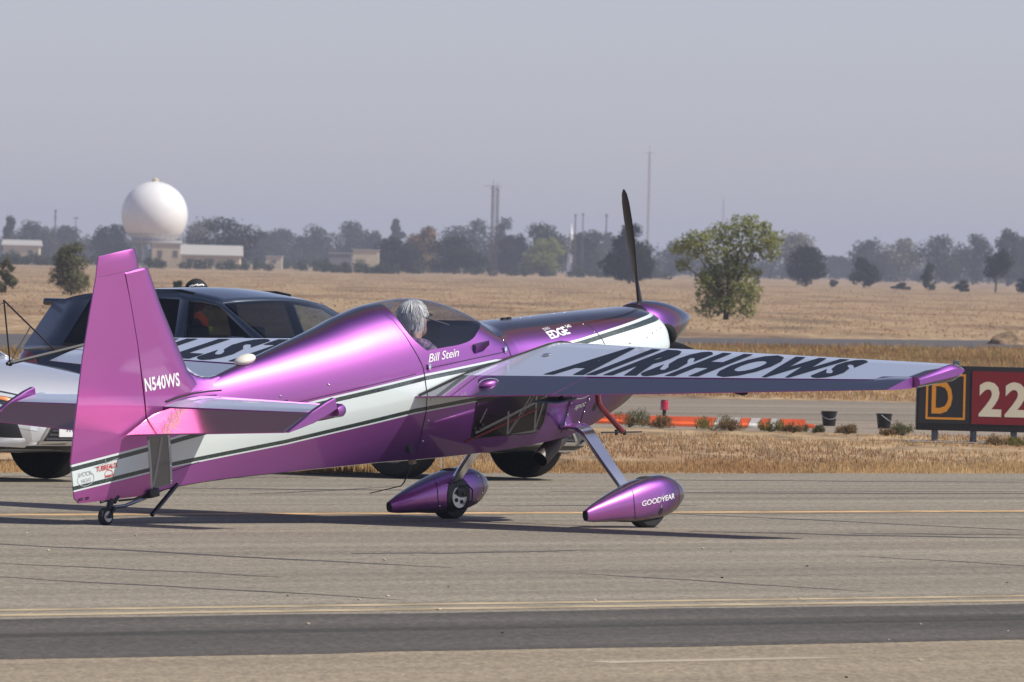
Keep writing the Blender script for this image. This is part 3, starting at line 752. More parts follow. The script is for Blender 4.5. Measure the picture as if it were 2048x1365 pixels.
ft = bvh_of(*[o for o in plane.children if o.name in ('fin', 'rudder', 'rudder_horn')] if False else [bpy.data.objects['fin'], bpy.data.objects['rudder']])
tail = caster(ft, lambda u, v: (u, -1, v), (0, 1, 0), .0025)
grid_cut(bm, .05); lay('registration', bm, tail, M_wtext, plane)
def sticker(s, X, Z, w, m, f, shear=0, bold=0, slope=0.0, name='sticker', parent=plane, h=None, step=.04):
    bm = text_bm(s, 1, shear, bold, .95); xs = [v.co.x for v in bm.verts]; ys = [v.co.y for v in bm.verts]
    a, b2 = min(xs), max(xs); k = w / (b2 - a); ky = k if h is None else h / (max(ys) - min(ys))
    for v in bm.verts:
        x = (v.co.x - a) * k; v.co = (X + x, Z + (v.co.y - min(ys)) * ky + x * slope, 0)
    grid_cut(bm, step); return lay(name, bm, f, m, parent)
def ring_art(X, Z, rx, rz, w, slope=0, n=28):
    pts = [(X + rx * math.cos(2 * math.pi * i / n), Z + rz * math.sin(2 * math.pi * i / n) + slope * rx * math.cos(2 * math.pi * i / n)) for i in range(n + 1)]
    return strip_poly(pts, w)
sticker('TUBREAUX', -1.05, -.005, .20, M_rtext, tail, .1, .02, .0, h=.034)
lay('sticker', poly_bm(strip_poly([(-1.07, .028), (-.83, .052)], .004) + strip_poly([(-.955, .03), (-.96, .065)], .004), .05), tail, M_gtext, plane)
sticker('aviation', -.98, -.055, .085, M_rtext, tail, .25, .01, 0, h=.020)
lay('sticker', poly_bm(ring_art(-.94, -.03, .035, .02, .004), .05), tail, M_rtext, plane)
sticker('SHOCK', -1.215, -.012, .125, M_gtext, tail, .0, .0, 0, h=.030); sticker('NIGHT', -1.19, -.053, .09, M_gtext, tail, 0, 0, 0, h=.026)
lay('sticker', poly_bm(ring_art(-1.148, -.03, .075, .045, .004), .05), tail, M_gtext, plane)
sticker('WX', -1.235, -.165, .05, M_black, tail, .2, .02, 0, h=.022); sticker('XW', -1.175, -.168, .045, M_black, tail, .2, .02, 0, h=.022)

# ---- tailplane and elevators
SZ = .272
M_elev_refl = make_paint('elevator_baked_reflection', .24, 1.0, face='reflect_copper')  # same paint as the wing, with the fin's reflection coloured in
def tail_foil(y):
    # stabilizer: nose, hinge
    k = y / 1.30
    return .10 - .16 * k, -.385
for sgn in (-1, 1):
    rings = []
    for y, e in ((.04, 1), (.3, 1), (.6, 1), (.9, 1), (1.15, 1), (1.255, 1), (1.285, .98), (1.315, .9), (1.330, .7), (1.336, .3)):
        le, te = tail_foil(min(y, 1.335)); 
        if y > 1.26: le -= (1 - e) * .06
        if y > 1.26: te = -.16
        th = .105 * (1 - .12 * y / 1.3) * e
        pr = [(0, .7), (.2, .85), (.45, 1), (.7, .95), (.88, .7), (.96, .4), (1, 0)]
        rings.append([(te + (le - te) * k, sgn * y, SZ - .012 * 0 + th / 2 * t) for k, t in pr] + [(te + (le - te) * k, sgn * y, SZ - th / 2 * t) for k, t in pr[-2::-1]])
    fix_normals(mesh_obj('stabilizer', *loft(rings), M_paint, plane, 30))
    dl = R(12.5)
    def el(x, z=0): return (-.39 + (x + .39) * math.cos(dl), SZ + z + (x + .39) * math.sin(dl))
    rings = []
    for y, te in ((.055, -.79), (.12, -.77), (.4, -.735), (.8, -.69), (1.28, -.635)):
        fr = -.392 - (.11 if y < .1 else .0)
        r = []
        for k, t in ((0, .004), (.5, .020), (.94, .036), (1, .022)):
            x, z = el(te + (fr - te) * k); r.append((x, sgn * y, z + t))
        for k, t in ((1, .022), (.94, .036), (.5, .020), (0, .004)):
            x, z = el(te + (fr - te) * k); r.append((x, sgn * y, z - t))
        rings.append(r)
    fix_normals(mesh_obj('elevator', *loft(rings), M_elev_refl, plane, 30))
    # horn balance at the tip, standing up as the elevator goes down
    rings = []
    for y in (1.284, 1.290, 1.322, 1.328):
        e = .85 if y in (1.284, 1.328) else 1
        r = []
        for xx, t in ((-.645, .004), (-.5, .022), (-.39, .034), (-.25, .040), (-.165, .036)):
            x, z = el(xx); r.append((x, sgn * y, z + t * e + .006))
        for xx, t in ((-.160, .040), (-.25, .045), (-.39, .040), (-.5, .026), (-.645, .004)):
            x, z = el(xx); r.append((x, sgn * y, z - t * e + .006))
        rings.append(r)
    fix_normals(mesh_obj('elevator_horn', *loft(rings), M_paint, plane, 30))
    path = [(X, sgn * (f_w(X) * 1.0 + .006), SZ + .058 + .02 * math.sin((X + .4) * 6)) for X in (-.36, -.25, -.12, 0, .1)]
    tube('stabilizer_root_seal', path, .006, M_rubber, plane, 6)

# ---- cowling mouth, spinner and propeller
lathe('spinner', [(4.405, .0), (4.405, .192), (4.44, .197), (4.52, .192), (4.62, .174), (4.72, .146), (4.80, .115), (4.88, .078), (4.95, .040), (4.985, .016), (5.0, .001)], M_round, plane, 40, 'X')
lathe('spinner_backplate', [(4.35, .0), (4.35, .17), (4.404, .188), (4.404, .0)], M_black, plane, 40, 'X')
for sgn in (-1, 1):
    bm = poly_bm([[(.25 * sgn + .085 * math.cos(a * math.pi / 12), -.02 + .07 * math.sin(a * math.pi / 12)) for a in range(24)]])
    lay('air_inlet', bm, lambda u, v: Vector((4.452 - .25 * (abs(u) - .2) ** 1.0 * .2, u, v)), M_black, plane)
M_prop = mat('matt_black_blade', (.02, .02, .022), .38, noise=.2, scale=12)
PROP0 = R(-4)
for k in range(3):
    a = PROP0 + k * 2 * math.pi / 3
    rings = []
    for r, ch, tw, th in ((.13, .055, 68, .05), (.22, .075, 58, .034), (.32, .115, 46, .026), (.45, .135, 36, .02), (.60, .135, 28, .016), (.75, .12, 22, .012), (.87, .095, 18, .009), (.93, .065, 17, .007), (.96, .02, 17, .004)):
        ring = []
        t = R(tw)
        for q in range(12):
            g = 2 * math.pi * q / 12; u = math.cos(g) * ch / 2; n_ = math.sin(g) * th / 2
            ring.append((4.50 + u * math.sin(t) + n_ * math.cos(t), u * math.cos(t) - n_ * math.sin(t), r))
        rings.append([(x, y * math.cos(a) - z * math.sin(a), y * math.sin(a) + z * math.cos(a)) for x, y, z in rings[-1:] and ring or ring])
    fix_normals(mesh_obj('propeller_blade', *loft(rings), M_prop, plane, 40))

# ---- cockpit interior
rings = []
for X in [1.70 + i * .05 for i in range(20)]:
    h = half_ring(X); zc = min(.285, f_zt(X) - .03)
    hh = [(y * .955, z * (.96 if z < 0 else 1)) for y, z in h if z < zc]
    y1 = hh[-1][0]; hh.append((y1, zc)) if hh[-1][1] < zc else None
    while len(hh) < 20: hh.append((hh[-1][0], hh[-1][1] + 1e-4))
    hh = hh[:20]
    rings.append([(X, -y, z) for y, z in reversed(hh)] + [(X, y, z) for y, z in hh[1:]])
fix_normals(mesh_obj('cockpit_liner', *loft(rings, closed=False, cap0=False, cap1=False), M_dark, plane, True))
slab('seat_bulkhead', [(1.72, -.36), (1.60, .52), (1.64, .56), (1.76, -.36)], .5, M_dark, plane, taper=lambda x, z: 1 if z < .3 else .45)
slab('instrument_panel', [(2.62, -.1), (2.58, .30), (2.60, .34), (2.66, .30), (2.66, -.1)], .56, M_dark, plane, taper=lambda x, z: 1 if z < .3 else .55)
box('seat_back', 1.80, 1.86, -.2, .2, -.36, .22, mat('seat_black', (.03, .03, .032), .7), plane, .02)
tube('roll_tube', [(1.80, -.26, .30), (1.72, -.12, .50), (1.70, 0, .56), (1.72, .12, .50), (1.80, .26, .30)], .013, M_steel, plane, 8)
tube('canopy_brace', [(1.72, -.10, .57), (1.95, .0, .585)], .008, M_alu, plane, 6)
tube('canopy_brace', [(2.40, .18, .44), (2.62, .10, .335)], .006, M_dark, plane, 6)

# ---- undercarriage
WX, WA, WGZ = 3.344, .861, -1.1335
def strip_loft(name, path, w, t, m, parent=plane):
    """flat spring leg: path of (x, y, z), w along X, t across"""
    rings = []; path = [Vector(p) for p in path]
    for i, p in enumerate(path):
        d = (path[min(i + 1, len(path) - 1)] - path[max(i - 1, 0)]).normalized()
        a = Vector((1, 0, 0)); a = (a - d * a.dot(d)).normalized(); b2 = d.cross(a); ww = w[i] / 2; tt = t / 2
        rings.append([p + a * ww * cx + b2 * tt * cy for cx, cy in ((-1, -.5), (-.9, -1), (.9, -1), (1, -.5), (1, .5), (.9, 1), (-.9, 1), (-1, .5))])
    return fix_normals(mesh_obj(name, *loft(rings), m, parent, 30))
for sgn in (-1, 1):
    path = [(3.32, sgn * .18, -.47), (3.32, sgn * .32, -.455), (3.32, sgn * .375, -.462), (3.318, sgn * .42, -.49), (3.31, sgn * .47, -.545), (3.29, sgn * .60, -.69), (3.275, sgn * .76, -.87), (3.27, sgn * .79, -.935), (3.275, sgn * .80, -1.0)]
    strip_loft('gear_leg', path, [.13, .13, .13, .125, .12, .105, .09, .085, .08], .028, M_alu)
    # wheel pant
    pz = lambda X: (catmull([(2.71, -.902), (2.80, -.875), (2.93, -.846), (3.14, -.808), (3.30, -.79), (3.45, -.792), (3.56, -.82), (3.65, -.87), (3.70, -.92), (3.725, -.965)])(X), catmull([(2.71, -.97), (2.74, -.982), (3.0, -1.028), (3.2, -1.068), (3.37, -1.085), (3.5, -1.082), (3.60, -1.058), (3.67, -1.02), (3.71, -.985), (3.725, -.967)])(X))
    hw = catmull([(2.71, .020), (2.80, .045), (3.0, .085), (3.2, .112), (3.4, .118), (3.55, .10), (3.65, .07), (3.70, .042), (3.725, .002)])
    rings = []
    for X in [2.712, 2.73, 2.80, 2.9, 3.0, 3.1, 3.2, 3.3, 3.4, 3.48, 3.55, 3.6, 3.65, 3.68, 3.70, 3.715, 3.7245]:
        zt, zb = pz(X); zm, hz = (zt + zb) / 2, (zt - zb) / 2; w = hw(X)
        rings.append([(X, sgn * WA + w * math.copysign(abs(math.cos(a)) ** .8, math.cos(a)), zm + hz * math.copysign(abs(math.sin(a)) ** .85, math.sin(a))) for a in [2 * math.pi * j / 28 for j in range(28)]])
    pant = fix_normals(mesh_obj('wheel_pant', *loft(rings), M_round, plane, 50))
    pb = bvh_of(pant); oside = caster(pb, lambda u, v: (u, sgn * 2, v), (0, -sgn, 0), .002)
    iside = caster(pb, lambda u, v: (u, sgn * .5, v), (0, sgn, 0), .002)
    for f in (oside, iside):
        seam([(3.13 - .03 * math.sin(i / 10 * math.pi), -1.045 + .225 * i / 10) for i in range(11)], .005, 'pant_seam', f=f, parent=pant)
        seam([(3.56 + .03 * math.sin(i / 10 * math.pi), -1.05 + .21 * i / 10) for i in range(11)], .004, 'pant_seam', f=f, parent=pant)
    tailcap = rings[0]; fix_normals(mesh_obj('tail_cap', *loft([[(p[0] - .004, p[1] + (sgn * WA - p[1]) * -.04, p[2]) for p in rings[0]], [(p[0] + .006, sgn * WA + (p[1] - sgn * WA) * 1.06, p[2] + (p[2] + .936) * .03) for p in rings[0]]]), M_black, pant))
    if sgn < 0:
        sticker('GOODYEAR', 3.17, -.952, .345, M_wtext, oside, .12, .015, -.02, 'sticker', pant, .036)
        lay('sticker', poly_bm([[(3.335, -.965), (3.36, -.94), (3.35, -.94), (3.39, -.905), (3.375, -.93), (3.385, -.93)]], .05), caster(pb, lambda u, v: (u, -2, v), (0, 1, 0), .003), M_gtext, pant)
        lay('axle_hole', poly_bm([[(3.365 + .019 * math.cos(a * math.pi / 8), -1.022 + .025 * math.sin(a * math.pi / 8)) for a in range(16)]], .05), oside, M_black, pant)
        lay('valve_cover', poly_bm([[(3.362 + .008 * math.cos(a * math.pi / 6), -.985 + .013 * math.sin(a * math.pi / 6)) for a in range(12)]], .05), oside, M_alu, pant)
    else:
        for X, Z in ((3.115, -.90), (3.12, -1.0), (3.57, -.99), (3.55, -.87)): stud(X, Z, .006, f=iside, parent=pant)
        lay('axle_recess', poly_bm([[(3.29 + .115 * math.cos(a * math.pi / 14) + .01, -.965 + .135 * math.sin(a * math.pi / 14)) for a in range(28) if -.965 + .135 * math.sin(a * math.pi / 14) > -1.2]], .03), caster(pb, lambda u, v: (u, .5, v), (0, 1, 0), .004), M_black, pant)
    wr = .175; wc = (WX, sgn * WA, WGZ + wr)
    lathe('main_wheel', [(-.055, .07), (-.06, .12), (-.056, .155), (-.035, .172), (0, .175), (.035, .172), (.056, .155), (.06, .12), (.055, .07)], M_rubber, plane, 36, 'Y', wc)
    # brake unit on the inner side
    iy = sgn * (WA - .112)
    lathe('brake_disc', [(0, .0), (0, .075), (.012, .075), (.012, .0)], mat('brake_steel', (.45, .45, .46), .35, .9), plane, 24, 'Y', (3.305, iy - .006, -.97))
    for q in range(4):
        g = q * math.pi / 2 + .4
        stud(0, 0, .014, M_black, name='brake_bolt', f=lambda u, v: Vector((3.305 + .04 * math.cos(g), iy - sgn * .010, -.97 + .04 * math.sin(g))))
    tube('brake_hose', [(3.29, iy - sgn * .02, -.90), (3.36, iy - sgn * .035, -.895), (3.415, iy - sgn * .03, -.94), (3.40, iy - sgn * .03, -1.01), (3.35, iy - sgn * .02, -1.03)], .006, M_black, plane, 6)
# decals below the wing
sticker('Challenge', 3.335, -.245, .14, M_gtext, side(), .25, .01, .05, h=.05); lay('sticker', poly_bm(ring_art(3.42, -.235, .115, .05, .006, -.03), .04), side(), M_gtext, plane)
sticker('spot', 3.365, -.365, .12, M_gtext, side(), .3, .015, .05, h=.045)
sticker('J C', 3.60, -.26, .13, M_gtext, side(), .2, .015, .0, h=.05)
lay('sticker', poly_bm(ring_art(3.98, -.16, .07, .04, .005, -.1), .04), side(), M_gtext, plane)
lay('cowl_hole', poly_bm([[(3.60 + .02 * math.cos(a * math.pi / 8), -.375 + .03 * math.sin(a * math.pi / 8)) for a in range(16)]], .05), side(), M_black, plane)
# name and maker lettering
sticker('Bill Stein', 1.845, .226, .30, M_wtext, side(), .42, .006, -.02, 'pilot_name', h=.054)
sticker('EDGE', 3.125, .168, .225, M_wtext, side(), 0, .03, .0, 'maker_lettering', h=.048); sticker('ZIVKO', 3.13, .222, .08, M_wtext, side(), .1, 0, 0, 'maker_lettering', h=.014); sticker('540', 3.365, .200, .06, M_wtext, side(), .1, .01, 0, 'maker_lettering', h=.017)
# exhaust, antennas, camera arm, tail wheel
M_well0 = mat('mouth_black', (.004, .004, .004), .95, spec=.05)  # near-black for the disc that closes the pipe end
tube('exhaust_pipe', [(3.52, -.12, -.42), (3.36, -.13, -.555), (3.14, -.14, -.655)], .058, mat('sooty_steel', (.10, .09, .085), .5, .6), plane, 18)
tube('exhaust_mouth', [(3.1385, -.1401, -.6557), (3.1365, -.1402, -.6566)], .052, M_well0, plane, 18)
tube('whip_antenna', [(1.93, -.10, -.43), (1.86, -.10, -.50), (1.80, -.10, -.575), (1.765, -.10, -.592), (1.45, -.10, -.585)], [.005, .005, .005, .004, .003], M_black, plane, 6)
box('antenna_base', 1.88, 1.92, -.12, -.08, -.47, -.435, mat('antenna_tan', (.35, .28, .2), .6), plane, .006)
tube('belly_drain', [(2.20, -.1, -.44), (2.18, -.1, -.545)], .004, M_alu, plane, 6)
multi_tube('camera_arm', [([(3.40, -.46, -.05), (3.42, -.46, -.31), (3.44, -.46, -.345), (3.64, -.46, -.545)], .020)], M_redp, plane, 8)
multi_tube('camera_rod', [([(3.42, -.46, -.512), (3.84, -.46, -.580)], .006), ([(3.575, -.46, -.52), (3.575, -.46, -.555)], .012), ([(3.66, -.46, -.535), (3.66, -.46, -.57)], .012)], M_black, plane, 6)
tube('tail_spring', [(-.42, 0, -.222), (-.60, 0, -.252), (-.80, 0, -.268), (-.93, 0, -.255)], [.014, .013, .012, .012], mat('spring_steel', (.25, .28, .33), .25, 1.0), plane, 8)
multi_tube('tail_fork', [([(-.92, 0, -.20), (-.945, 0, -.26)], .022), ([(-.93, -.035, -.262), (-.985, -.035, -.305)], .009), ([(-.93, .035, -.262), (-.985, .035, -.305)], .009), ([(-.92, -.03, -.262), (-.94, .03, -.262)], .014), ([(-.985, -.05, -.305), (-.985, .05, -.305)], .010), ([(-.87, 0, -.20), (-1.02, 0, -.205)], .009), ([(-.58, -.012, -.225), (-.72, -.012, -.238), (-.86, -.012, -.222)], .007), ([(-.86, 0, -.19), (-.90, 0, -.225)], .02)], M_black, plane, 8)
lathe('tail_wheel', [(-.022, .03), (-.024, .045), (-.016, .056), (0, .058), (.016, .056), (.024, .045), (.022, .03)], M_rubber, plane, 24, 'Y', (-.985, 0, -.3035))
lathe('tail_wheel_hub', [(-.026, .0), (-.026, .034), (-.020, .038), (.020, .038), (.026, .034), (.026, 0)], mat('hub_alloy', (.5, .5, .5), .35, .8), plane, 20, 'Y', (-.985, 0, -.3035))
box('rudder_horn_bracket', -.60, -.51, -.05, .05, -.255, -.20, M_black, plane, .008)
tube('tie_down_tube', [(-.31, -.02, -.215), (-.575, -.02, -.368)], .016, mat('anodised_dark', (.05, .06, .08), .22, .9), plane, 10)
lay('tail_light_wire', poly_bm(strip_poly([(-.36, -.12), (-.12, -.10)], .004), .05), side(), M_black, plane)
# ------------------------------------------------------------------ people
M_skin = mat('skin', (.52, .30, .22), .55, noise=.15, scale=30)
def capsules(segs, n=12):
    bm = bmesh.new()
    for a, b2, ra, rb in segs:
        a, b2 = Vector(a), Vector(b2); d = b2 - a; L_ = max(d.length, 1e-5)
        u, v = frame_of(d if d.length > 1e-5 else (0, 0, 1)); w = (d / L_) if d.length > 1e-5 else Vector((0, 0, 1)); rings = []
        for k in (-85, -60, -30, 0): rings.append((a + w * (ra * math.sin(R(k))), ra * math.cos(R(k))))
        for k in (0, 30, 60, 85): rings.append((b2 + w * (rb * math.sin(R(k))), rb * math.cos(R(k))))
        add_geo(bm, *loft([[c + (u * math.cos(2 * math.pi * j / n) + v * math.sin(2 * math.pi * j / n)) * r for j in range(n)] for c, r in rings]))
    return bm
def body(name, segs, m, parent=None, voxel=.014, smooth=6):
    """one continuous skin grown over tapered limbs"""
    o = bm_obj(name, capsules(segs), m, parent, True)
    md = o.modifiers.new('r', 'REMESH'); md.mode = 'VOXEL'; md.voxel_size = voxel; md.use_smooth_shade = True
    ms = o.modifiers.new('s', 'SMOOTH'); ms.iterations = smooth; ms.factor = .5
    bpy.context.view_layer.update()
    dg = bpy.context.evaluated_depsgraph_get()
    me = bpy.data.meshes.new_from_object(o.evaluated_get(dg)); o.modifiers.clear(); old = o.data; o.data = me; bpy.data.meshes.remove(old)
    me.polygons.foreach_set('use_smooth', [True] * len(me.polygons))
    if not me.materials: me.materials.append(m)
    return o
def head_segs(c, s=1.0, fwd=(1, 0, 0)):
    c = Vector(c); f = Vector(fwd).normalized(); l = Vector((0, 0, 1)).cross(f); z = Vector((0, 0, 1))
    P = lambda a, b2, d: tuple(c + (f * a + l * b2 + z * d) * s)
    return [(P(-.02, 0, .03), P(.02, 0, .035), .085 * s, .08 * s), (P(.03, 0, -.03), P(.05, 0, -.075), .062 * s, .042 * s),
            (P(.085, 0, .015), P(.105, 0, -.02), .012 * s, .017 * s), (P(.075, -.02, -.06), P(.075, .02, -.06), .014 * s, .014 * s),
            (P(.07, -.032, .03), P(.07, .032, .03), .016 * s, .016 * s), (P(-.005, .082, .015), P(-.008, .086, -.02), .014 * s, .010 * s), (P(-.005, -.082, .015), P(-.008, -.086, -.02), .014 * s, .010 * s),
            (P(-.03, 0, -.05), P(-.025, 0, -.14), .052 * s, .056 * s)]
def hand(wrist, d, side_v, s=1.0):
    w = Vector(wrist); d = Vector(d).normalized(); sv = Vector(side_v).normalized(); up = d.cross(sv)
    out = [(w, w + d * .075 * s, .022 * s, .030 * s)]
    for i, (o_, ln) in enumerate(((-.028, .062), (-.010, .074), (.010, .070), (.028, .054))):
        k = w + d * .085 * s + sv * o_ * s; mid = k + d * ln * .55 * s + up * .008 * s; out += [(k, mid, .009 * s, .0085 * s), (mid, mid + d * ln * .4 * s + up * .02 * s, .0085 * s, .0075 * s)]
    t = w + d * .03 * s - sv * .03 * s; out.append((t, t + d * .04 * s - sv * .025 * s + up * .012 * s, .011 * s, .009 * s)); return out
# the pilot, seated in the cockpit (built upright in the airplane's frame, then set in place)
HC = Vector((2.165, 0, .442))
pil = empty('person', (0, 0, 0), 0, 'silver haired pilot in a patterned purple shirt seated under the canopy', 'person')
pil.location = plane.location; pil.rotation_euler = plane.rotation_euler
segs = head_segs(HC, 1.0) + [((2.13, 0, .35), (2.10, 0, .27), .055, .08), ((2.06, -.12, .255), (2.06, .12, .255), .075, .075), ((2.06, -.10, .15), (2.06, .10, .15), .10, .10), ((2.06, -.08, .05), (2.06, .08, .05), .11, .11), ((2.0, -.07, -.15), (2.0, .07, -.15), .12, .12),
        ((2.06, -.185, .245), (2.14, -.235, .0), .055, .045), ((2.14, -.235, .0), (2.38, -.10, -.06), .042, .032), ((2.06, .185, .245), (2.14, .235, .0), .055, .045), ((2.14, .235, .0), (2.38, .12, -.02), .042, .032),
        ((2.02, -.09, -.22), (2.48, -.14, -.14), .085, .062), ((2.48, -.14, -.14), (2.84, -.12, -.36), .055, .04), ((2.02, .09, -.22), (2.48, .14, -.14), .085, .062), ((2.48, .14, -.14), (2.84, .12, -.36), .055, .04)]
segs += hand((2.38, -.10, -.08), (1, .2, .0), (0, 1, 0)) + hand((2.38, .12, -.02), (1, -.1, .1), (0, 1, 0))
body('body', segs, M_skin, pil, .011, 4)
shirt = [((2.115, 0, .300), (2.085, 0, .26), .068, .09), ((2.06, -.13, .262), (2.06, .13, .262), .086, .086), ((2.06, -.10, .15), (2.06, .10, .15), .112, .112), ((2.06, -.09, .05), (2.06, .09, .05), .122, .122), ((2.0, -.08, -.12), (2.0, .08, -.12), .125, .125),
         ((2.06, -.19, .25), (2.14, -.24, .0), .068, .058), ((2.14, -.24, .0), (2.30, -.15, -.05), .055, .048), ((2.06, .19, .25), (2.14, .24, .0), .068, .058), ((2.14, .24, .0), (2.30, .16, -.02), .055, .048)]
M_shirt = mat('patterned_shirt', (.03, .02, .045), .8, color2=(.30, .17, .30), scale=38, detail=1.5)
body('shirt', shirt, M_shirt, pil, .012, 4)
# hair: a cap of overlapping strands falling from the crown to the collar
M_hair = bpy.data.materials.new('silver_hair'); t_, n_, b_ = nodes_of(M_hair)
a_ = n_.new('ShaderNodeAttribute'); a_.attribute_name = 'tint'; t_.links.new(a_.outputs['Color'], b_.inputs['Base Color']); b_.inputs['Roughness'].default_value = .55
Vh = []; Fh = []; Ch = []
rh = random.Random(3)
for i in range(1500):
    az = rh.uniform(-math.pi, math.pi); 
    if abs(az) < 1.0 and rh.random() < .9: continue                       # face left open (az = 0 looks forward)
    e0 = rh.uniform(.15, 1.5); pts = []
    r0 = Vector((.103, .092, .112)); ln = rh.uniform(.08, .145)
    if abs(az) < 1.75: ln *= .50
    if abs(az) < 1.75 and e0 < .35: continue
    p = HC + Vector((-.008 + r0.x * math.cos(e0) * math.cos(az), r0.y * math.cos(e0) * math.sin(az), .032 + r0.z * math.sin(e0)))
    out = Vector((math.cos(az), math.sin(az), 0)); k = 7; w = rh.uniform(.0035, .007)
    c = rh.choice(((.90, .87, .80), (.80, .77, .71), (.95, .93, .87), (.50, .48, .45), (.72, .70, .65), (.93, .90, .84))); sw = rh.uniform(-.25, .25)
    for j in range(k + 1):
        base = len(Vh); tang = Vector((-out.y, out.x, 0)); ww = w * (1 - .7 * (j / k) ** 2)
        Vh += [p - tang * ww, p + tang * ww]; cj = [q * rh.uniform(.85, 1.08) for q in c]; Ch += [(*cj, 1)] * 2
        if j: Fh.append((base - 2, base - 1, base + 1, base))
        q = p - HC - Vector((-.008, 0, .032)); n2 = Vector((q.x / r0.x**2, q.y / r0.y**2, max(q.z, -.02) / r0.z**2)).normalized()
        dn = Vector((-.12, 0, -1)) + out * (.42 if q.z < .0 else 0) * .3 + tang * sw
        dn = (dn - n2 * dn.dot(n2)).normalized() if q.z > -.03 else (Vector((-.10 - out.x * .10, -out.y * .16, -1)) + tang * sw * .5).normalized()
        p = p + dn * ln / k + n2 * .0012
hair = mesh_obj('hair', Vh, Fh, M_hair, pil, True); colour_points(hair, Ch)
bm = bmesh.new(); bmesh.ops.create_uvsphere(bm, u_segments=24, v_segments=16, radius=1)
for v in list(bm.verts):
    if v.co.x > .55 and v.co.z < .75: bm.verts.remove(v)
sc_ = bm_obj('hair_cap', bm, mat('grey_hair_base', (.45, .44, .42), .6), pil, True); sc_.scale = (.098, .089, .107); sc_.location = HC + Vector((-.012, 0, .03))
multi_tube('sunglasses', [([HC + Vector((.0, s * .090, .020)), HC + Vector((.085, s * .078, .028))], .004) for s in (-1, 1)] + [([HC + Vector((.085, -.078, .028)), HC + Vector((.105, 0, .03)), HC + Vector((.085, .078, .028))], .009)], M_black, pil, 6)

# ------------------------------------------------------------------ cars
def glass_mat(name, tr, rough=.03):
    m = bpy.data.materials.new(name); t, n, b = nodes_of(m); L = t.links.new
    a = n.new('ShaderNodeBsdfTransparent'); a.inputs[0].default_value = (*tr, 1); g = n.new('ShaderNodeBsdfGlossy'); g.inputs['Roughness'].default_value = rough
    lw = n.new('ShaderNodeLayerWeight'); lw.inputs[0].default_value = .5; pw_ = n.new('ShaderNodeMath'); pw_.operation = 'POWER'; pw_.inputs[1].default_value = 4.0; L(lw.outputs['Facing'], pw_.inputs[0])
    f = n.new('ShaderNodeMath'); f.operation = 'MULTIPLY_ADD'; f.inputs[1].default_value = .7; f.inputs[2].default_value = .045; L(pw_.outputs[0], f.inputs[0]); x = n.new('ShaderNodeMixShader')
    L(f.outputs[0], x.inputs[0]); L(a.outputs[0], x.inputs[1]); L(g.outputs[0], x.inputs[2]); L(x.outputs[0], n['Material Output'].inputs[0]); return m
G_dark = glass_mat('privacy_glass', (.10, .11, .12)); G_front = glass_mat('tinted_glass', (.50, .55, .55)); G_wind = glass_mat('windscreen_glass', (.62, .70, .70))
M_trim = mat('black_trim', (.012, .012, .013), .5); M_chrome = mat('chrome', (.8, .82, .85), .08, 1.0)
M_lens = mat('clear_lens', (.55, .58, .60), .12, .2, coat=1.0); M_tail = mat('red_lens', (.22, .006, .010), .15, coat=1.0); M_amber = mat('amber_lens', (.75, .26, .07), .25, coat=.8)
M_plate = mat('white_plate', (.75, .75, .75), .4); M_seat = mat('car_seat', (.035, .035, .04), .8); M_well = mat('wheel_well', (.006, .006, .006), .95)
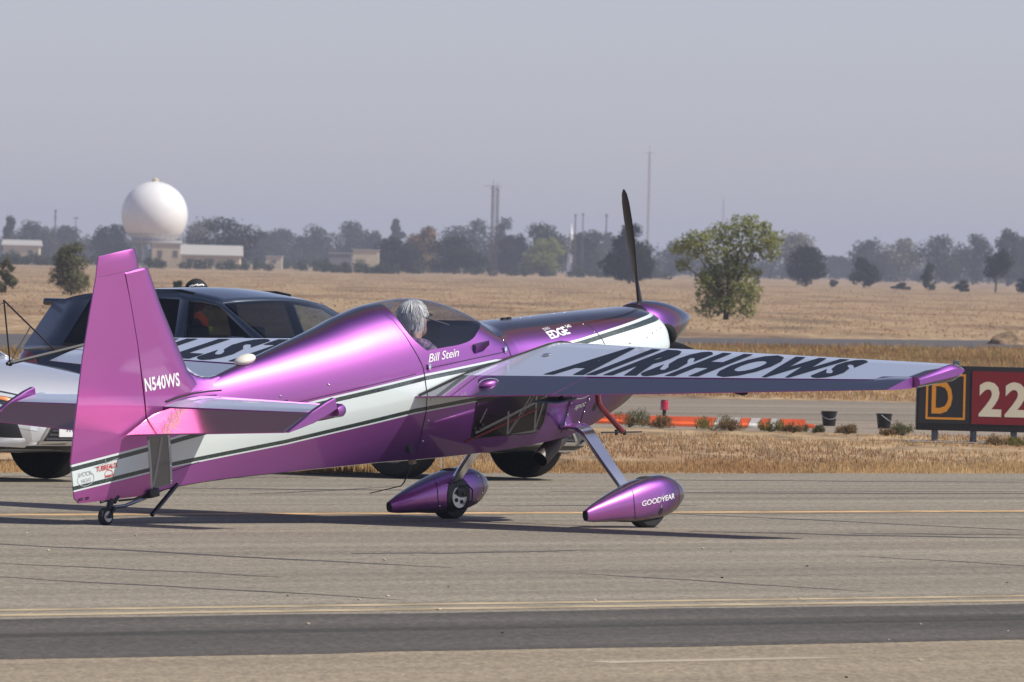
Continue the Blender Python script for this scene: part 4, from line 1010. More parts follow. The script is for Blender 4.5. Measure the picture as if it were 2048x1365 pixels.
def car(name, label, loc, phi, paint, H, hoodz, beltz, Lc=4.82, Wc=1.86, axf=3.90, axr=1.20, plate=None, light_paint=False, ext=0.0, cab=0.0):
    root = empty(name, loc, -phi, label, 'car')
    HW = Wc / 2; RW_ = .345; Lc = Lc + ext
    E = lambda tab: [(x + (ext if x > 3.3 else 0), v) for x, v in tab]
    top = catmull(E([(0, beltz - .10), (.10, beltz + .01), (.5, beltz + .02), (1.5, beltz), (2.6, beltz - .03), (3.35, hoodz + .04), (3.6, hoodz), (4.2, hoodz - .07), (4.55, hoodz - .17), (4.72, hoodz - .28), (4.82, hoodz - .40)]))
    plan = catmull(E([(0, .74), (.06, .84), (.25, .95), (.8, .995), (1.6, 1), (3.4, .995), (4.0, .975), (4.4, .90), (4.62, .78), (4.75, .62), (4.82, .42)]))
    bot = catmull(E([(0, .42), (.12, .34), (.4, .25), (.8, .21), (3.9, .21), (4.4, .215), (4.65, .24), (4.82, .30)]))
    def arch(x):
        z = 0
        for ax in (axf, axr):
            d = abs(x - ax)
            if d < RW_ + .06: z = max(z, RW_ + math.sqrt((RW_ + .06) ** 2 - d * d))
        return z
    xs = sorted(set([round(i * .06, 3) for i in range(int(Lc / .06) + 1)] + [Lc, .03, Lc - .02] + [round(ax + s * (RW_ + .06) * k, 3) for ax in (axf, axr) for s in (-1, 1) for k in (1.0, .985, .94)]))
    rings = []
    for x in xs:
        w = HW * plan(x); zt = top(x); zb = bot(x); ar = arch(x)
        pr = [(0, zb), (.80, zb), (.95, zb + .03), (.985, zb + .12), (1.0, zb + (zt - zb) * .45), (.985, zb + (zt - zb) * .66), (.975, zb + (zt - zb) * .72), (.945, zt - .07), (.90, zt - .022), (.80, zt + .004), (.45, zt + .03), (0, zt + .038)]
        h = []
        for i, (k, z) in enumerate(pr):
            if 2 <= i <= 6 and ar > z: z = ar + .001 * i
            h.append((k * w, z))
        rings.append([(x, -y, z) for y, z in h] + [(x, y, z) for y, z in h[-2:0:-1]])
    shell = fix_normals(mesh_obj('body', *loft(rings), paint, root, 38))
    sb = bvh_of(shell)
    R_ = caster(sb, lambda u, v: (u, -3, v), (0, 1, 0), .006); L_ = caster(sb, lambda u, v: (u, 3, v), (0, -1, 0), .006)
    Fr = caster(sb, lambda u, v: (8, u, v), (-1, 0, 0), .006); Re = caster(sb, lambda u, v: (-3, u, v), (1, 0, 0), .006)
    # cabin: columns of (x at belt, x at roof)
    zr = catmull([(.30, H - .13), (.7, H - .045), (1.3, H - .005), (1.8 + cab * .6, H), (2.3 + cab, H - .03), (2.62 + cab, H - .085)])
    cb = cab * .45
    cols = [(3.50 + cab, 2.62 + cab), (3.36 + cab, 2.52 + cab), (3.02 + cab, 2.40 + cab), (2.12 + cb, 2.02 + cb), (2.02 + cb, 1.93 + cb), (1.20, 1.20), (1.08, 1.10), (.60, .80), (.12, .34)]
    glassy = {1: ('window', G_front), 2: ('window', G_front), 4: ('window', G_dark), 6: ('window', G_dark)}
    rows = []
    for xb, xr in cols:
        zb = top(xb) - .012; zt = zr(xr); yb = HW * plan(xb) * .915; yr = HW * .70 - .05 * max(0, (.8 - xr)) 
        p = lambda k: (xb + (xr - xb) * k, yb + (yr - yb) * (k ** 1.25), zb + (zt - zb) * k)
        rows.append([p(0), p(.10), p(.90), p(1.0)])
    bmf = bmesh.new()
    for s in (-1, 1):
        for i in range(len(rows) - 1):
            for r in range(3):
                q = [rows[i][r], rows[i + 1][r], rows[i + 1][r + 1], rows[i][r + 1]]; q = [(x, s * y, z) for x, y, z in q]
                if r == 1 and i in glassy:
                    g = mesh_obj(glassy[i][0], q, [(0, 1, 2, 3)] if s > 0 else [(3, 2, 1, 0)], glassy[i][1], root)
                else: add_geo(bmf, q, [(0, 1, 2, 3)])
    # roof panel
    NX, NY = 16, 10; P = {}
    for i in range(NX + 1):
        x = 2.62 + cab + (.34 - 2.62 - cab) * i / NX; ye = HW * .70 - .05 * max(0, (.8 - x)); z = zr(x)
        for j in range(NY + 1):
            u = -1 + 2 * j / NY; P[i, j] = (x + .10 * (1 - u * u) * (1 - i / NX), ye * u, z + .035 * (1 - u * u))
    add_geo(bmf, [P[i, j] for i in range(NX + 1) for j in range(NY + 1)], [(i * (NY + 1) + j, i * (NY + 1) + j + 1, (i + 1) * (NY + 1) + j + 1, (i + 1) * (NY + 1) + j) for i in range(NX) for j in range(NY)])
    bmesh.ops.remove_doubles(bmf, verts=bmf.verts, dist=.002)
    shell2 = bm_obj('cabin_frame', bmf, paint, root, 35)
    sol = shell2.modifiers.new('t', 'SOLIDIFY'); sol.thickness = .025; sol.offset = -1
    def screen(nm, xb, xr, bulge, m, lo=.03, hi=.97):
        V = []; F = []; n1, n2 = 8, 12
        zb = top(xb); zt = zr(xr); yb = HW * plan(xb) * .90; yr = HW * .70 - .05 * max(0, (.8 - xr))
        for a in range(n1 + 1):
            k = lo + (hi - lo) * a / n1
            for c in range(n2 + 1):
                u = -1 + 2 * c / n2; y = (yb + (yr - yb) * k) * u * .97
                V.append((xb + (xr - xb) * k + bulge * (1 - u * u), y, zb + (zt - zb) * k + .033 * (1 - u * u) * k))
        F = [(a * (n2 + 1) + c, a * (n2 + 1) + c + 1, (a + 1) * (n2 + 1) + c + 1, (a + 1) * (n2 + 1) + c) for a in range(n1) for c in range(n2)]
        return fix_normals(mesh_obj(nm, V, F, m, root, True))
    screen('windscreen', 3.50 + cab, 2.62 + cab, .10, G_wind); screen('rear_window', .12, .34, -.07, G_dark)
    # spoiler, roof rails
    box('spoiler', .20, .66, -HW * .66, HW * .66, H - .150, H - .088, paint, root, .028, 3)
    for s in (-1, 1):
        tube('roof_rail', [(2.3 + cab, s * HW * .66, zr(2.3 + cab) + .01), (2.15 + cab, s * HW * .66, zr(2.15 + cab) + .014), (1.0, s * HW * .65, zr(1.0) + .014), (.75, s * HW * .64, zr(.75) + .005)], .013, M_trim, root, 6)
        # window surround
        tube('window_trim', [(rows[1][1][0], s * (rows[1][1][1] + .006), rows[1][1][2])] + [(q[1][0], s * (q[1][1] + .006), q[1][2]) for q in rows[2:8]], .011, M_trim, root, 6)
        # mirror
        o = box('door_mirror', 3.03 + cab, 3.13 + cab, s * (HW + .09) - .10, s * (HW + .09) + .10, beltz + .03, beltz + .16, paint, root, .04, 3)
        tube('mirror_stem', [(3.08 + cab, s * HW * .90, beltz + .04), (3.08 + cab, s * (HW + .02), beltz + .08)], .02, M_trim, root, 6)
    # interior
    box('dashboard', 2.95 + cab, 3.45 + cab, -.68, .68, beltz - .30, beltz + .0, M_seat, root, .05)
    for x in (2.25 + cab, 1.15):
        for y in (-.36, .36):
            st = box('seat', x - .22, x - .06, y - .24, y + .24, .45, H - .48, M_seat, root, .06, 3)
            box('headrest', x - .20, x - .09, y - .13, y + .13, H - .46, H - .28, M_seat, st, .04, 3)
    box('cabin_floor', .3, 3.4, -.75, .75, .30, .42, M_seat, root)
    # wheels
    for ax in (axf, axr):
        for s in (-1, 1):
            cy = s * (HW - .125); cc = (ax, cy, RW_)
            lathe('wheel_well', [(-.16, RW_ + .075), (.13, RW_ + .05)] if s < 0 else [(-.13, RW_ + .05), (.16, RW_ + .075)], M_well, root, 24, 'Y', (ax, cy - s * .05, RW_ + .01)) if False else None
            wh = empty('wheel', cc); wh.parent = root
            lathe('tyre', [(-.10, .22), (-.11, .27), (-.105, .315), (-.08, .340), (0, .345), (.08, .340), (.105, .315), (.11, .27), (.10, .22)], M_rubber, wh, 40, 'Y')
            lathe('rim', [(s * .105, .235), (s * .112, .228), (s * .06, .215), (s * .03, .08), (s * .04, .001)] , mat('dark_alloy', (.16, .165, .17), .35, .8), wh, 32, 'Y')
            bmw = bmesh.new()
            for q in range(5):
                g = 2 * math.pi * q / 5 + .3
                V_, F_ = box_geo(-.028, .028, -.02, .02, .03, .222)
                add_geo(bmw, [(x * math.cos(g) + z * math.sin(g), y + s * .085, -x * math.sin(g) + z * math.cos(g)) for x, y, z in V_], F_)
            bm_obj('spoke_set', bmw, mat('bright_alloy', (.42, .43, .44), .3, .9), wh)
            ar_ = [(ax + (RW_ + .055) * math.cos(R(a)), RW_ + (RW_ + .055) * math.sin(R(a))) for a in range(-20, 201, 10)]
            mesh_obj('arch_lining', [(x, cy - s * .02 + e, z) for x, z in ar_ for e in (-.15, .12)], [(2 * i, 2 * i + 1, 2 * i + 3, 2 * i + 2) for i in range(len(ar_) - 1)] + [tuple(range(0 if s > 0 else 1, 2 * len(ar_), 2))], M_well, root)
            # dark cladding round the arch
            pts = [(ax + (RW_ + .085) * math.cos(R(a)), RW_ + (RW_ + .085) * math.sin(R(a))) for a in range(-8, 189, 8)]
            lay('arch_cladding', poly_bm(strip_poly(pts, .05), .2), R_ if s < 0 else L_, M_trim, root)
    # sills, lamps, handles
    for f, s in ((R_, -1), (L_, 1)):
        lay('sill', poly_bm([[(axr + .42, .225), (axf - .42, .225), (axf - .42, .33), (axr + .42, .33)]], .1), f, M_trim, root)
        lay('tail_light', poly_bm([[(.02, beltz + .0), (.20, beltz + .0), (.36, beltz - .05), (.40, beltz - .12), (.30, beltz - .17), (.03, beltz - .19)]], .04), f, M_tail, root)
        lay('door_seam', poly_bm(strip_poly([(2.08, .36), (2.08, beltz - .04)], .008) + strip_poly([(1.16, .6), (1.12, beltz - .04)], .008) + strip_poly([(3.22, .36), (3.25, .7), (3.28, beltz - .06)], .008), .1), f, M_trim, root)
        for x in (1.30, 2.22):
            h = f(x, beltz - .13)
            if h: box('door_handle', h.x - .09, h.x + .09, h.y - .02, h.y + .02, h.z - .012, h.z + .014, M_chrome if light_paint else paint, root, .008)
        lay('side_marker', poly_bm([[(4.40 + ext, hoodz - .24), (4.62 + ext, hoodz - .30), (4.62 + ext, hoodz - .33), (4.42 + ext, hoodz - .27)]], .04), f, M_amber, root)
    # nose: spindle grille, lamps, bumper intakes, number plate
    gz0, gz1 = .30, hoodz - .30
    gr = [(-.36, gz0), (.36, gz0), (.22, (gz0 + gz1) / 2 + .02), (.30, gz1), (-.30, gz1), (-.22, (gz0 + gz1) / 2 + .02)]
    lay('grille', poly_bm([gr], .05), Fr, M_trim, root)
    for k in range(9):
        z = gz0 + .03 + (gz1 - gz0 - .05) * k / 8; w_ = .30 - .10 * math.sin(math.pi * k / 8)
        lay('grille_slat', poly_bm([[(-w_, z - .006), (w_, z - .006), (w_, z + .006), (-w_, z + .006)]], .05), caster(sb, lambda u, v: (8, u, v), (-1, 0, 0), .016), mat('slat_grey', (.05, .05, .055), .3), root)
    lay('grille_surround', poly_bm(strip_poly(gr + [gr[0]], .026), .05), caster(sb, lambda u, v: (8, u, v), (-1, 0, 0), .012), M_chrome, root)
    for s in (-1, 1):
        lay('headlight', poly_bm([[(s * .34, hoodz - .33), (s * .40, hoodz - .25), (s * .72, hoodz - .19), (s * .80, hoodz - .17), (s * .80, hoodz - .24), (s * .60, hoodz - .33)]], .03), Fr, mat('lamp_dark', (.035, .04, .045), .1, coat=1), root)
        lay('lamp_strip', poly_bm([[(s * .42, hoodz - .285), (s * .72, hoodz - .235), (s * .73, hoodz - .205), (s * .42, hoodz - .262)]], .03), caster(sb, lambda u, v: (8, u, v), (-1, 0, 0), .010), M_lens, root)
        lay('turn_signal', poly_bm([[(s * .46, hoodz - .325), (s * .70, hoodz - .262), (s * .70, hoodz - .238), (s * .44, hoodz - .295)]], .03), caster(sb, lambda u, v: (8, u, v), (-1, 0, 0), .012), M_amber, root)
        lay('bumper_intake', poly_bm([[(s * .50, .33), (s * .80, .35), (s * .80, .50), (s * .66, .56), (s * .56, .46)]], .04), Fr, M_trim, root)
        fp = Fr(s * .68, .41)
        if fp and not light_paint: lay('fog_lamp', poly_bm([[(s * .68 + .055 * math.cos(a * math.pi / 8), .42 + .042 * math.sin(a * math.pi / 8)) for a in range(16)]], .04), caster(sb, lambda u, v: (8, u, v), (-1, 0, 0), .014), M_lens, root)
        if light_paint: lay('lit_bumper_patch', poly_bm([[(s * .44, .262), (s * .82, .275), (s * .82, .335), (s * .50, .335)]], .04), caster(sb, lambda u, v: (8, u, v), (-1, 0, 0), .018), mat('lit_bumper_white', (.8, .8, .8), .4), root)  # sunlit silver of the lower bumper, painted on as a white patch
        else: lay('intake_chrome', poly_bm(strip_poly([(s * .47, .30), (s * .80, .325), (s * .815, .50)], .03), .04), caster(sb, lambda u, v: (8, u, v), (-1, 0, 0), .014), M_chrome, root)
    lay('lower_lip', poly_bm([[(-.74, .215), (.74, .215), (.72, .275), (-.72, .275)]], .05), Fr, M_trim, root)
    pz_ = gz0 + .055
    ph = Fr(0, pz_); pl = box('number_plate', ph.x + .0, ph.x + .012, -.155, .155, pz_ - .01, pz_ + .145, M_plate, root, .004)
    if plate:
        bm = text_bm(plate, .10, 0, .001, 1.0, 'CENTER')
        for v in bm.verts: v.co = (ph.x + .0145, v.co.x * .78, pz_ + .03 + v.co.y)
        o = bm_obj('plate_text', bm, mat('plate_blue', (.03, .04, .12), .5), pl)
    return root
M_navy = mat('dark_slate_paint', (.022, .036, .062), .35, .3, coat=1.0, coat_rough=.03)
M_silver = mat('silver_paint', (.74, .75, .77), .34, .55, coat=1.0, coat_rough=.03)
def car_at(px, y, phi, axf, HW):       # world position of the car's rear centre from its front-left wheel contact
    h = Vector((math.cos(phi), -math.sin(phi))); l = Vector((math.sin(phi), math.cos(phi)))
    x = (px - 1024) / FPX * y; p = Vector((x, y)) - h * axf - l * (HW - .125); return (p.x, p.y, 0.006)
car('suv', 'dark slate blue hatchback crossover with roof spoiler parked behind the airplane', car_at(1056, 83.6, R(38), 4.18, .93), R(38), M_navy, 1.445, .93, .93, axf=4.18, axr=1.58, ext=.23, cab=-.46)
car('silver_car', 'silver car with black slatted grille and white number plate beyond the tail', car_at(100, 78.9, R(38), 3.90, .93), R(38), M_silver, 1.43, .90, .92, plate='9FA3', light_paint=True)

# a helper standing behind the dark car
st = empty('person', (-2.66, 86.75, .0), 0, 'person in black cap and orange vest standing behind the dark crossover', 'person')
hc = Vector((0, 0, 1.40))
segs = head_segs(hc, .95, (1, -.25, 0)) + [((0, 0, 1.28), (0, 0, 1.20), .05, .08), ((0, -.12, 1.15), (0, .12, 1.15), .085, .085), ((0, -.08, 1.0), (0, .08, 1.0), .11, .11), ((0, -.07, .80), (0, .07, .80), .115, .115),
        ((0, -.18, 1.16), (.02, -.24, .90), .05, .042), ((.02, -.24, .90), (.10, -.25, .68), .04, .03), ((0, .18, 1.16), (.02, .24, .90), .05, .042), ((.02, .24, .90), (.10, .25, .68), .04, .03)]
for s in (-1, 1): segs += [((0, s * .085, .76), (.01, s * .09, .42), .085, .058), ((.01, s * .09, .42), (-.02, s * .09, .08), .055, .04), ((-.03, s * .09, .04), (.13, s * .10, .035), .04, .035)] + hand((.10, s * .25, .68), (.3, 0, -1), (1, 0, 0), .95)
body('body', segs, M_skin, st, .013, 4)
body('trousers', [((0, -.08, .80), (.01, .08, .81), .125, .124)] + [q for s in (-1, 1) for q in (((0, s * .085, .76), (.01, s * .09, .42), .098, .075), ((.01, s * .09, .42), (-.02, s * .09, .10), .075, .065))], mat('dark_trousers', (.03, .035, .05), .85), st, .014, 4)
body('shirt', [((0, -.13, 1.155), (0, .13, 1.155), .094, .094), ((0, -.09, 1.0), (0, .09, 1.0), .12, .12), ((0, -.08, .85), (0, .08, .85), .122, .122)] + [((0, s * .19, 1.16), (.02, s * .245, .98), .064, .058) for s in (-1, 1)], mat('dark_shirt', (.02, .02, .024), .85), st, .014, 4)
body('safety_vest', [((0, -.125, 1.165), (0, .125, 1.165), .104, .104), ((0, -.09, 1.0), (0, .09, 1.0), .131, .131), ((0, -.08, .90), (0, .08, .90), .132, .132)], mat('hi_vis_orange', (.80, .11, .03), .75), st, .014, 4)
for z in (1.13, .96):
    o = lathe('reflective_band', [(-.02, .0), (-.02, 1), (.02, 1), (.02, 0)], mat('hi_vis_lime', (.55, .70, .12), .5), st, 32, 'Z', (0, 0, 0)); o.scale = (.139, .235, 1) ; o.location = (0, 0, z)
bm = bmesh.new(); bmesh.ops.create_uvsphere(bm, u_segments=28, v_segments=16, radius=1)
bmesh.ops.delete(bm, geom=[v for v in bm.verts if v.co.z < -.05], context='VERTS')
cap = bm_obj('cap', bm, mat('black_cap', (.014, .015, .018), .8), st, True); cap.scale = (.105, .098, .115); cap.location = hc + Vector((-.005, 0, .035))
V5 = []; F5 = []
for i in range(13):
    a = R(-70 + 140 * i / 12); 
    V5 += [(.095 * math.cos(a), .095 * math.sin(a), .035), ((.175 if abs(i - 6) < 5 else .14) * math.cos(a * .75) - .0, .105 * math.sin(a), .018)]
    if i: F5.append((2 * i - 2, 2 * i - 1, 2 * i + 1, 2 * i))
o = mesh_obj('cap_peak', V5, F5, MATS['black_cap'], cap); o.parent = st; o.location = hc; o.rotation_euler = (0, 0, -.25)
so = o.modifiers.new('t', 'SOLIDIFY'); so.thickness = .006
cb = bvh_of(cap)
pts = [(-.55, .40), (-.25, .52), (-.35, .42), (.15, .60), (.05, .48), (.5, .58), (.62, .50)]
lay('cap_emblem', poly_bm(strip_poly(pts, .09), .1), caster(cb, lambda u, v: (u, -3, v), (0, 1, 0), .02), M_wtext, cap)
# ------------------------------------------------------------------ sign, barriers, buckets
def at(px, D): return ((px - 1024) / FPX * D, D)
def horizon(px): return 528.0 + (px - 1024) * .0247
def hgt(px, y, D): return cam_h - (y - horizon(px)) * D / FPX      # height above ground of a picture row at distance D
DS = 106.8; sx0 = (1836 - 1024) / FPX * DS
sz0, sz1 = hgt(1900, 862, DS), hgt(1900, 732, DS)
sign = empty('taxiway_sign', (sx0, DS, 0.0), R(1.0), 'black and red airfield sign reading D and 22 on short legs', 'sign')
M_frame = mat('sign_black', (.010, .010, .011), .5)
box('cabinet', 0, 1.62, .0, .16, sz0, sz1, M_frame, sign, .012)
pw = (1944 - 1836) / FPX * DS
mk = lambda nm, x0, x1, m: box(nm, x0, x1, -.006, .0, sz0 + .075, sz1 - .05, m, sign)
mk('location_panel', .022, pw - .012, mat('panel_black', (.016, .016, .017), .45)); mk('mandatory_panel', pw + .012, 1.60, mat('panel_red', (.18, .007, .012), .5))
M_sy = mat('sign_yellow', (.62, .25, .02), .5); M_sw = mat('sign_white', (.66, .60, .44), .55)
def front_text(nm, s, x, z, w, h, m, bold):
    bm = text_bm(s, 1, 0, bold, 1.0); xs = [v.co.x for v in bm.verts]; ys = [v.co.y for v in bm.verts]
    for v in bm.verts: v.co = (x + (v.co.x - min(xs)) / (max(xs) - min(xs)) * w, -.0085, z + (v.co.y - min(ys)) / (max(ys) - min(ys)) * h)
    return bm_obj(nm, bm, m, sign)
ph_ = sz1 - sz0
front_text('letter', 'D', .155, sz0 + .175, .215, ph_ - .33, M_sy, .018)
fx0, fx1, fz0, fz1 = .095, pw - .055, sz0 + .115, sz1 - .085
for nm, q in (('border', (fx0, fx1, fz0, fz0 + .022)), ('border', (fx0, fx1, fz1 - .022, fz1)), ('border', (fx0, fx0 + .022, fz0 + .022, fz1 - .022)), ('border', (fx1 - .022, fx1, fz0 + .022, fz1 - .022))):
    box(nm, q[0], q[1], -.0085, -.0062, q[2], q[3], M_sy, sign)
front_text('numeral', '2', pw + .085, sz0 + .155, .235, ph_ - .31, M_sw, .035); front_text('numeral', '2', pw + .355, sz0 + .155, .235, ph_ - .31, M_sw, .035)
for x in (.20, .60, 1.02, 1.42):
    tube('leg', [(x, .08, .012), (x, .08, sz0 + .01)], .035, mat('galvanised', (.12, .13, .15), .5, .5), sign, 10)
    box('foot_plate', x - .09, x + .09, -.01, .17, .0, .014, mat('galvanised', (.12, .13, .15)), sign)
lm = box('fitting', .37, .44, .05, .11, sz1, sz1 + .055, mat('fitting_grey', (.10, .13, .13), .4), sign, .008)
sheet('concrete_pad', [(sx0 - .1, DS - .5), (sx0 + 3.5, DS - .45), (sx0 + 3.5, DS + .9), (sx0 - .1, DS + .8)], .008, mat('pale_concrete', (.36, .33, .29), .9, noise=.3, scale=6))

M_or = mat('orange_plastic', (.78, .13, .035), .55, noise=.2, scale=5); M_bw = mat('barrier_white', (.62, .60, .57), .6, noise=.25, scale=8)
def barrier(x0, x1, y, label, pattern, rz):
    L_ = x1 - x0
    b = empty('low_barrier', (x0, y, 0.004), rz, label, 'barrier', 'low orange and white barriers')
    prof = [(-.13, .0), (-.13, .025), (-.07, .05), (-.06, .105), (.06, .105), (.07, .05), (.13, .025), (.13, .0)]
    for i, (a, c, m) in enumerate(pattern):
        sl = .05 if 0 < i else 0; sr = .05 if i < len(pattern) - 1 else 0
        a_, c_ = a * L_, c * L_
        V_, F_ = loft([[(a_ + .004 + sl * (z / .105) * (1 if y2 else 1), y2, z) for y2, z in prof], [(c_ - .004 + sr * (z / .105), y2, z) for y2, z in prof]])
        fix_normals(mesh_obj('segment', V_, F_, m, b))
    for x in (-.10, L_): box('connector', x, x + .10, -.05, .05, .01, .055, M_or, b, .01)
    return b
xa, xb_ = at(1302, 112.9)[0], at(1612, 114)[0]
barrier(xa, xb_, 113.2, 'long orange and white low barrier with a red lamp behind it', [(0, .40, M_or), (.40, .56, M_bw), (.56, .62, M_or), (.62, .69, M_bw), (.69, .75, M_or), (.75, .81, M_bw), (.81, 1, M_or)], R(4))
barrier(at(1150, 113.6)[0], at(1268, 113.6)[0], 113.9, 'shorter orange low barrier half hidden behind the airplane nose', [(0, .3, M_bw), (.3, 1, M_or)], R(-2))
lx, ly = at(1332, 117.0)
lamp = empty('red_lamp', (lx, ly, .004), 0, 'small red marker lamp on a short stem behind the barrier', 'lamp')
tube('stem', [(0, 0, 0), (0, 0, .12)], .022, M_black, lamp, 8)
lathe('lens', [(.115, .03), (.12, .05), (.21, .048), (.225, .04), (.228, .001)], mat('red_glass', (.42, .008, .02), .2, coat=1), lamp, 20, 'Z')
lathe('lamp_cap', [(.226, .042), (.234, .042), (.236, .001)], M_redp, lamp, 20, 'Z')
for px, D, lb, tw in ((1662, 116.0, 'black bucket standing nearer the barrier end', .1), (1772, 115.2, 'black bucket with hanging handle standing nearer the red sign', 1.2)):
    x, y = at(px, D)
    bk = empty('bucket', (x, y, .004), tw, lb, 'bucket', 'black buckets beside the taxiway')
    lathe('pail', [(0, .0), (.0, .070), (.15, .088), (.155, .094), (.165, .094), (.165, .086), (.03, .070), (.03, .001)], mat('black_plastic', (.012, .012, .013), .4), bk, 28, 'Z')
    tube('handle', [(.095 * math.cos(a), -.095 * .35 * math.sin(a) - .06 * math.sin(a), .15 - .075 * math.sin(a)) for a in [math.pi * i / 10 for i in range(11)]], .004, M_steel, bk, 6)

# ------------------------------------------------------------------ plants
def leaf_material(name, c0, c1, trans=.35):
    m = bpy.data.materials.new(name); t, n, b = nodes_of(m); L = t.links.new
    a = n.new('ShaderNodeAttribute'); a.attribute_name = 'tint'
    mx = n.new('ShaderNodeMix'); mx.data_type = 'RGBA'; mx.inputs['A'].default_value = (*c0, 1); mx.inputs['B'].default_value = (*c1, 1)
    L(a.outputs['Fac'], mx.inputs['Factor'])
    d = n.new('ShaderNodeBsdfDiffuse'); tr = n.new('ShaderNodeBsdfTranslucent'); x = n.new('ShaderNodeMixShader'); x.inputs[0].default_value = trans
    L(mx.outputs['Result'], d.inputs[0]); L(mx.outputs['Result'], tr.inputs[0]); L(d.outputs[0], x.inputs[1]); L(tr.outputs[0], x.inputs[2]); L(x.outputs[0], n['Material Output'].inputs[0])
    return m
LEAF = {'weed': leaf_material('weed_leaves', (.14, .13, .045), (.34, .29, .11)), 'green': leaf_material('fresh_leaves', (.15, .18, .05), (.42, .42, .16), .55), 'dark': leaf_material('dark_leaves', (.016, .026, .014), (.05, .065, .030)),
        'olive': leaf_material('olive_leaves', (.030, .044, .022), (.085, .10, .05)), 'grey': leaf_material('grey_leaves', (.09, .095, .05), (.24, .23, .12)), 'brown': leaf_material('brown_leaves', (.16, .11, .06), (.34, .24, .13))}
M_bark = mat('bark', (.10, .075, .055), .9, noise=.4, scale=8)
def foliage(name, lobes, count, size, m, parent, seed, up=.25, wisp=False):
    """leaf-sized faces spread through the lobes' volume, denser towards their skins"""
    r = np.random.default_rng(seed); lob = np.array(lobes, float)
    vol = lob[:, 3] * lob[:, 4] * lob[:, 5]; wgt = vol ** .75; wgt /= wgt.sum()
    k = r.choice(len(lob), count, p=wgt); d = r.normal(size=(count, 3)); d /= np.linalg.norm(d, axis=1)[:, None]
    bumps = 1 + .16 * np.sin(d[:, 0] * 7 + k * 1.3) * np.sin(d[:, 2] * 6 + k) + .08 * np.sin(d[:, 1] * 13 + k * 2.1)
    rad = r.random(count) ** .33 * bumps * np.where(r.random(count) < .12, 1.12, 1)
    c = lob[k, :3] + d * lob[k, 3:6] * rad[:, None]
    nrm = d + r.normal(0, .7, (count, 3)); nrm[:, 2] += up; nrm /= np.linalg.norm(nrm, axis=1)[:, None]
    t = np.cross(nrm, r.normal(size=(count, 3))); t /= np.linalg.norm(t, axis=1)[:, None] + 1e-9; b = np.cross(nrm, t)
    if wisp:
        t = r.normal(0, .5, (count, 3)); t[:, 2] += 1; t /= np.linalg.norm(t, axis=1)[:, None]; b = np.cross(t, r.normal(size=(count, 3))); b /= np.linalg.norm(b, axis=1)[:, None]; b *= .3
    s = size * r.uniform(.55, 1.35, count)[:, None]
    V = np.stack([c - t * s, c + b * s * .55, c + t * s, c - b * s * .55], 1).reshape(-1, 3)
    V[:, 2] = np.maximum(V[:, 2], .01)
    o = mesh_obj(name, V.tolist(), (np.arange(count)[:, None] * 4 + np.arange(4)).tolist(), m, parent)
    tone = np.clip(r.normal(.45, .25, count), 0, 1)
    C = np.ones((count, 4, 4), np.float32); C[:, :, :3] = tone[:, None, None]
    colour_points(o, C.reshape(-1, 4)); return o
def tree(px, D, top, left, right, leaf, label, base=None, count=900, leafs=None, nlobe=9, seed=0, shape='round', group=None, name='tree', lobes=None, low=.12):
    """picture columns give the width, `top` the row of its highest twig; all converted to metres at distance D"""
    x, y = at(px, D); H_ = hgt(px, top, D); Wd = (right - left) / FPX * D
    t = empty(name, (x, y, 0), 0, label, 'tree' if name != 'bush' else 'bush', group)
    r = random.Random(seed * 31 + int(px))
    off = ((left + right) / 2 - px) / FPX * D
    if lobes is None:
        lobes = []
        for i in range(nlobe):
            k = (i + .5) / nlobe; z = H_ * (low + (1 - low) * (.16 + .70 * k))
            if shape == 'cone': w = Wd / 2 * (1.0 - .80 * k)
            elif shape == 'bush': w = Wd / 2 * (.95 - .45 * k)
            elif shape == 'tall': w = Wd / 2 * (.75 - .2 * abs(k - .5))
            elif shape == 'spread': w = Wd / 2 * (.55 + .5 * math.sin(k * 2.6))
            else: w = Wd / 2 * (.45 + .62 * math.sin(math.pi * (.12 + .80 * k)))
            a = r.uniform(0, 6.28); q = w * r.uniform(.35, .62)
            rr = max(w * .55, H_ * .09)
            lobes.append((off + math.cos(a) * q, math.sin(a) * q * .8, z + r.uniform(-.05, .05) * H_, rr * r.uniform(.8, 1.2), rr * r.uniform(.8, 1.2), min(rr, H_ * .2) * r.uniform(.75, 1.1)))
        zt = max(l[2] + l[5] for l in lobes); lobes.append((off + r.uniform(-.1, .1) * Wd, 0, H_ - H_ * .13, Wd * .16, Wd * .16, H_ * .12))
        # keep the outline inside the measured width
        lobes = [(min(max(l[0], off - Wd / 2 + l[3] * .9), off + Wd / 2 - l[3] * .9), l[1], l[2], l[3], l[4], l[5]) for l in lobes]
    foliage('crown', lobes, count, leafs or max(.05, 2.3 * D / FPX), LEAF[leaf], t, seed * 7 + int(px))
    paths = [([(0, 0, -.05), (.02 * H_, 0, H_ * .25), (off * .5, 0, H_ * .62)], [max(.02, H_ * .030), H_ * .022, H_ * .008])]
    for l in lobes[::2]: paths.append(([(off * .2, 0, H_ * .18), ((l[0] + off * .2) / 2, l[1] / 2, (l[2] + H_ * .2) / 2), (l[0], l[1], l[2])], [H_ * .014, H_ * .009, H_ * .003]))
    multi_tube('trunk', paths, M_bark, t, 5)
    return t
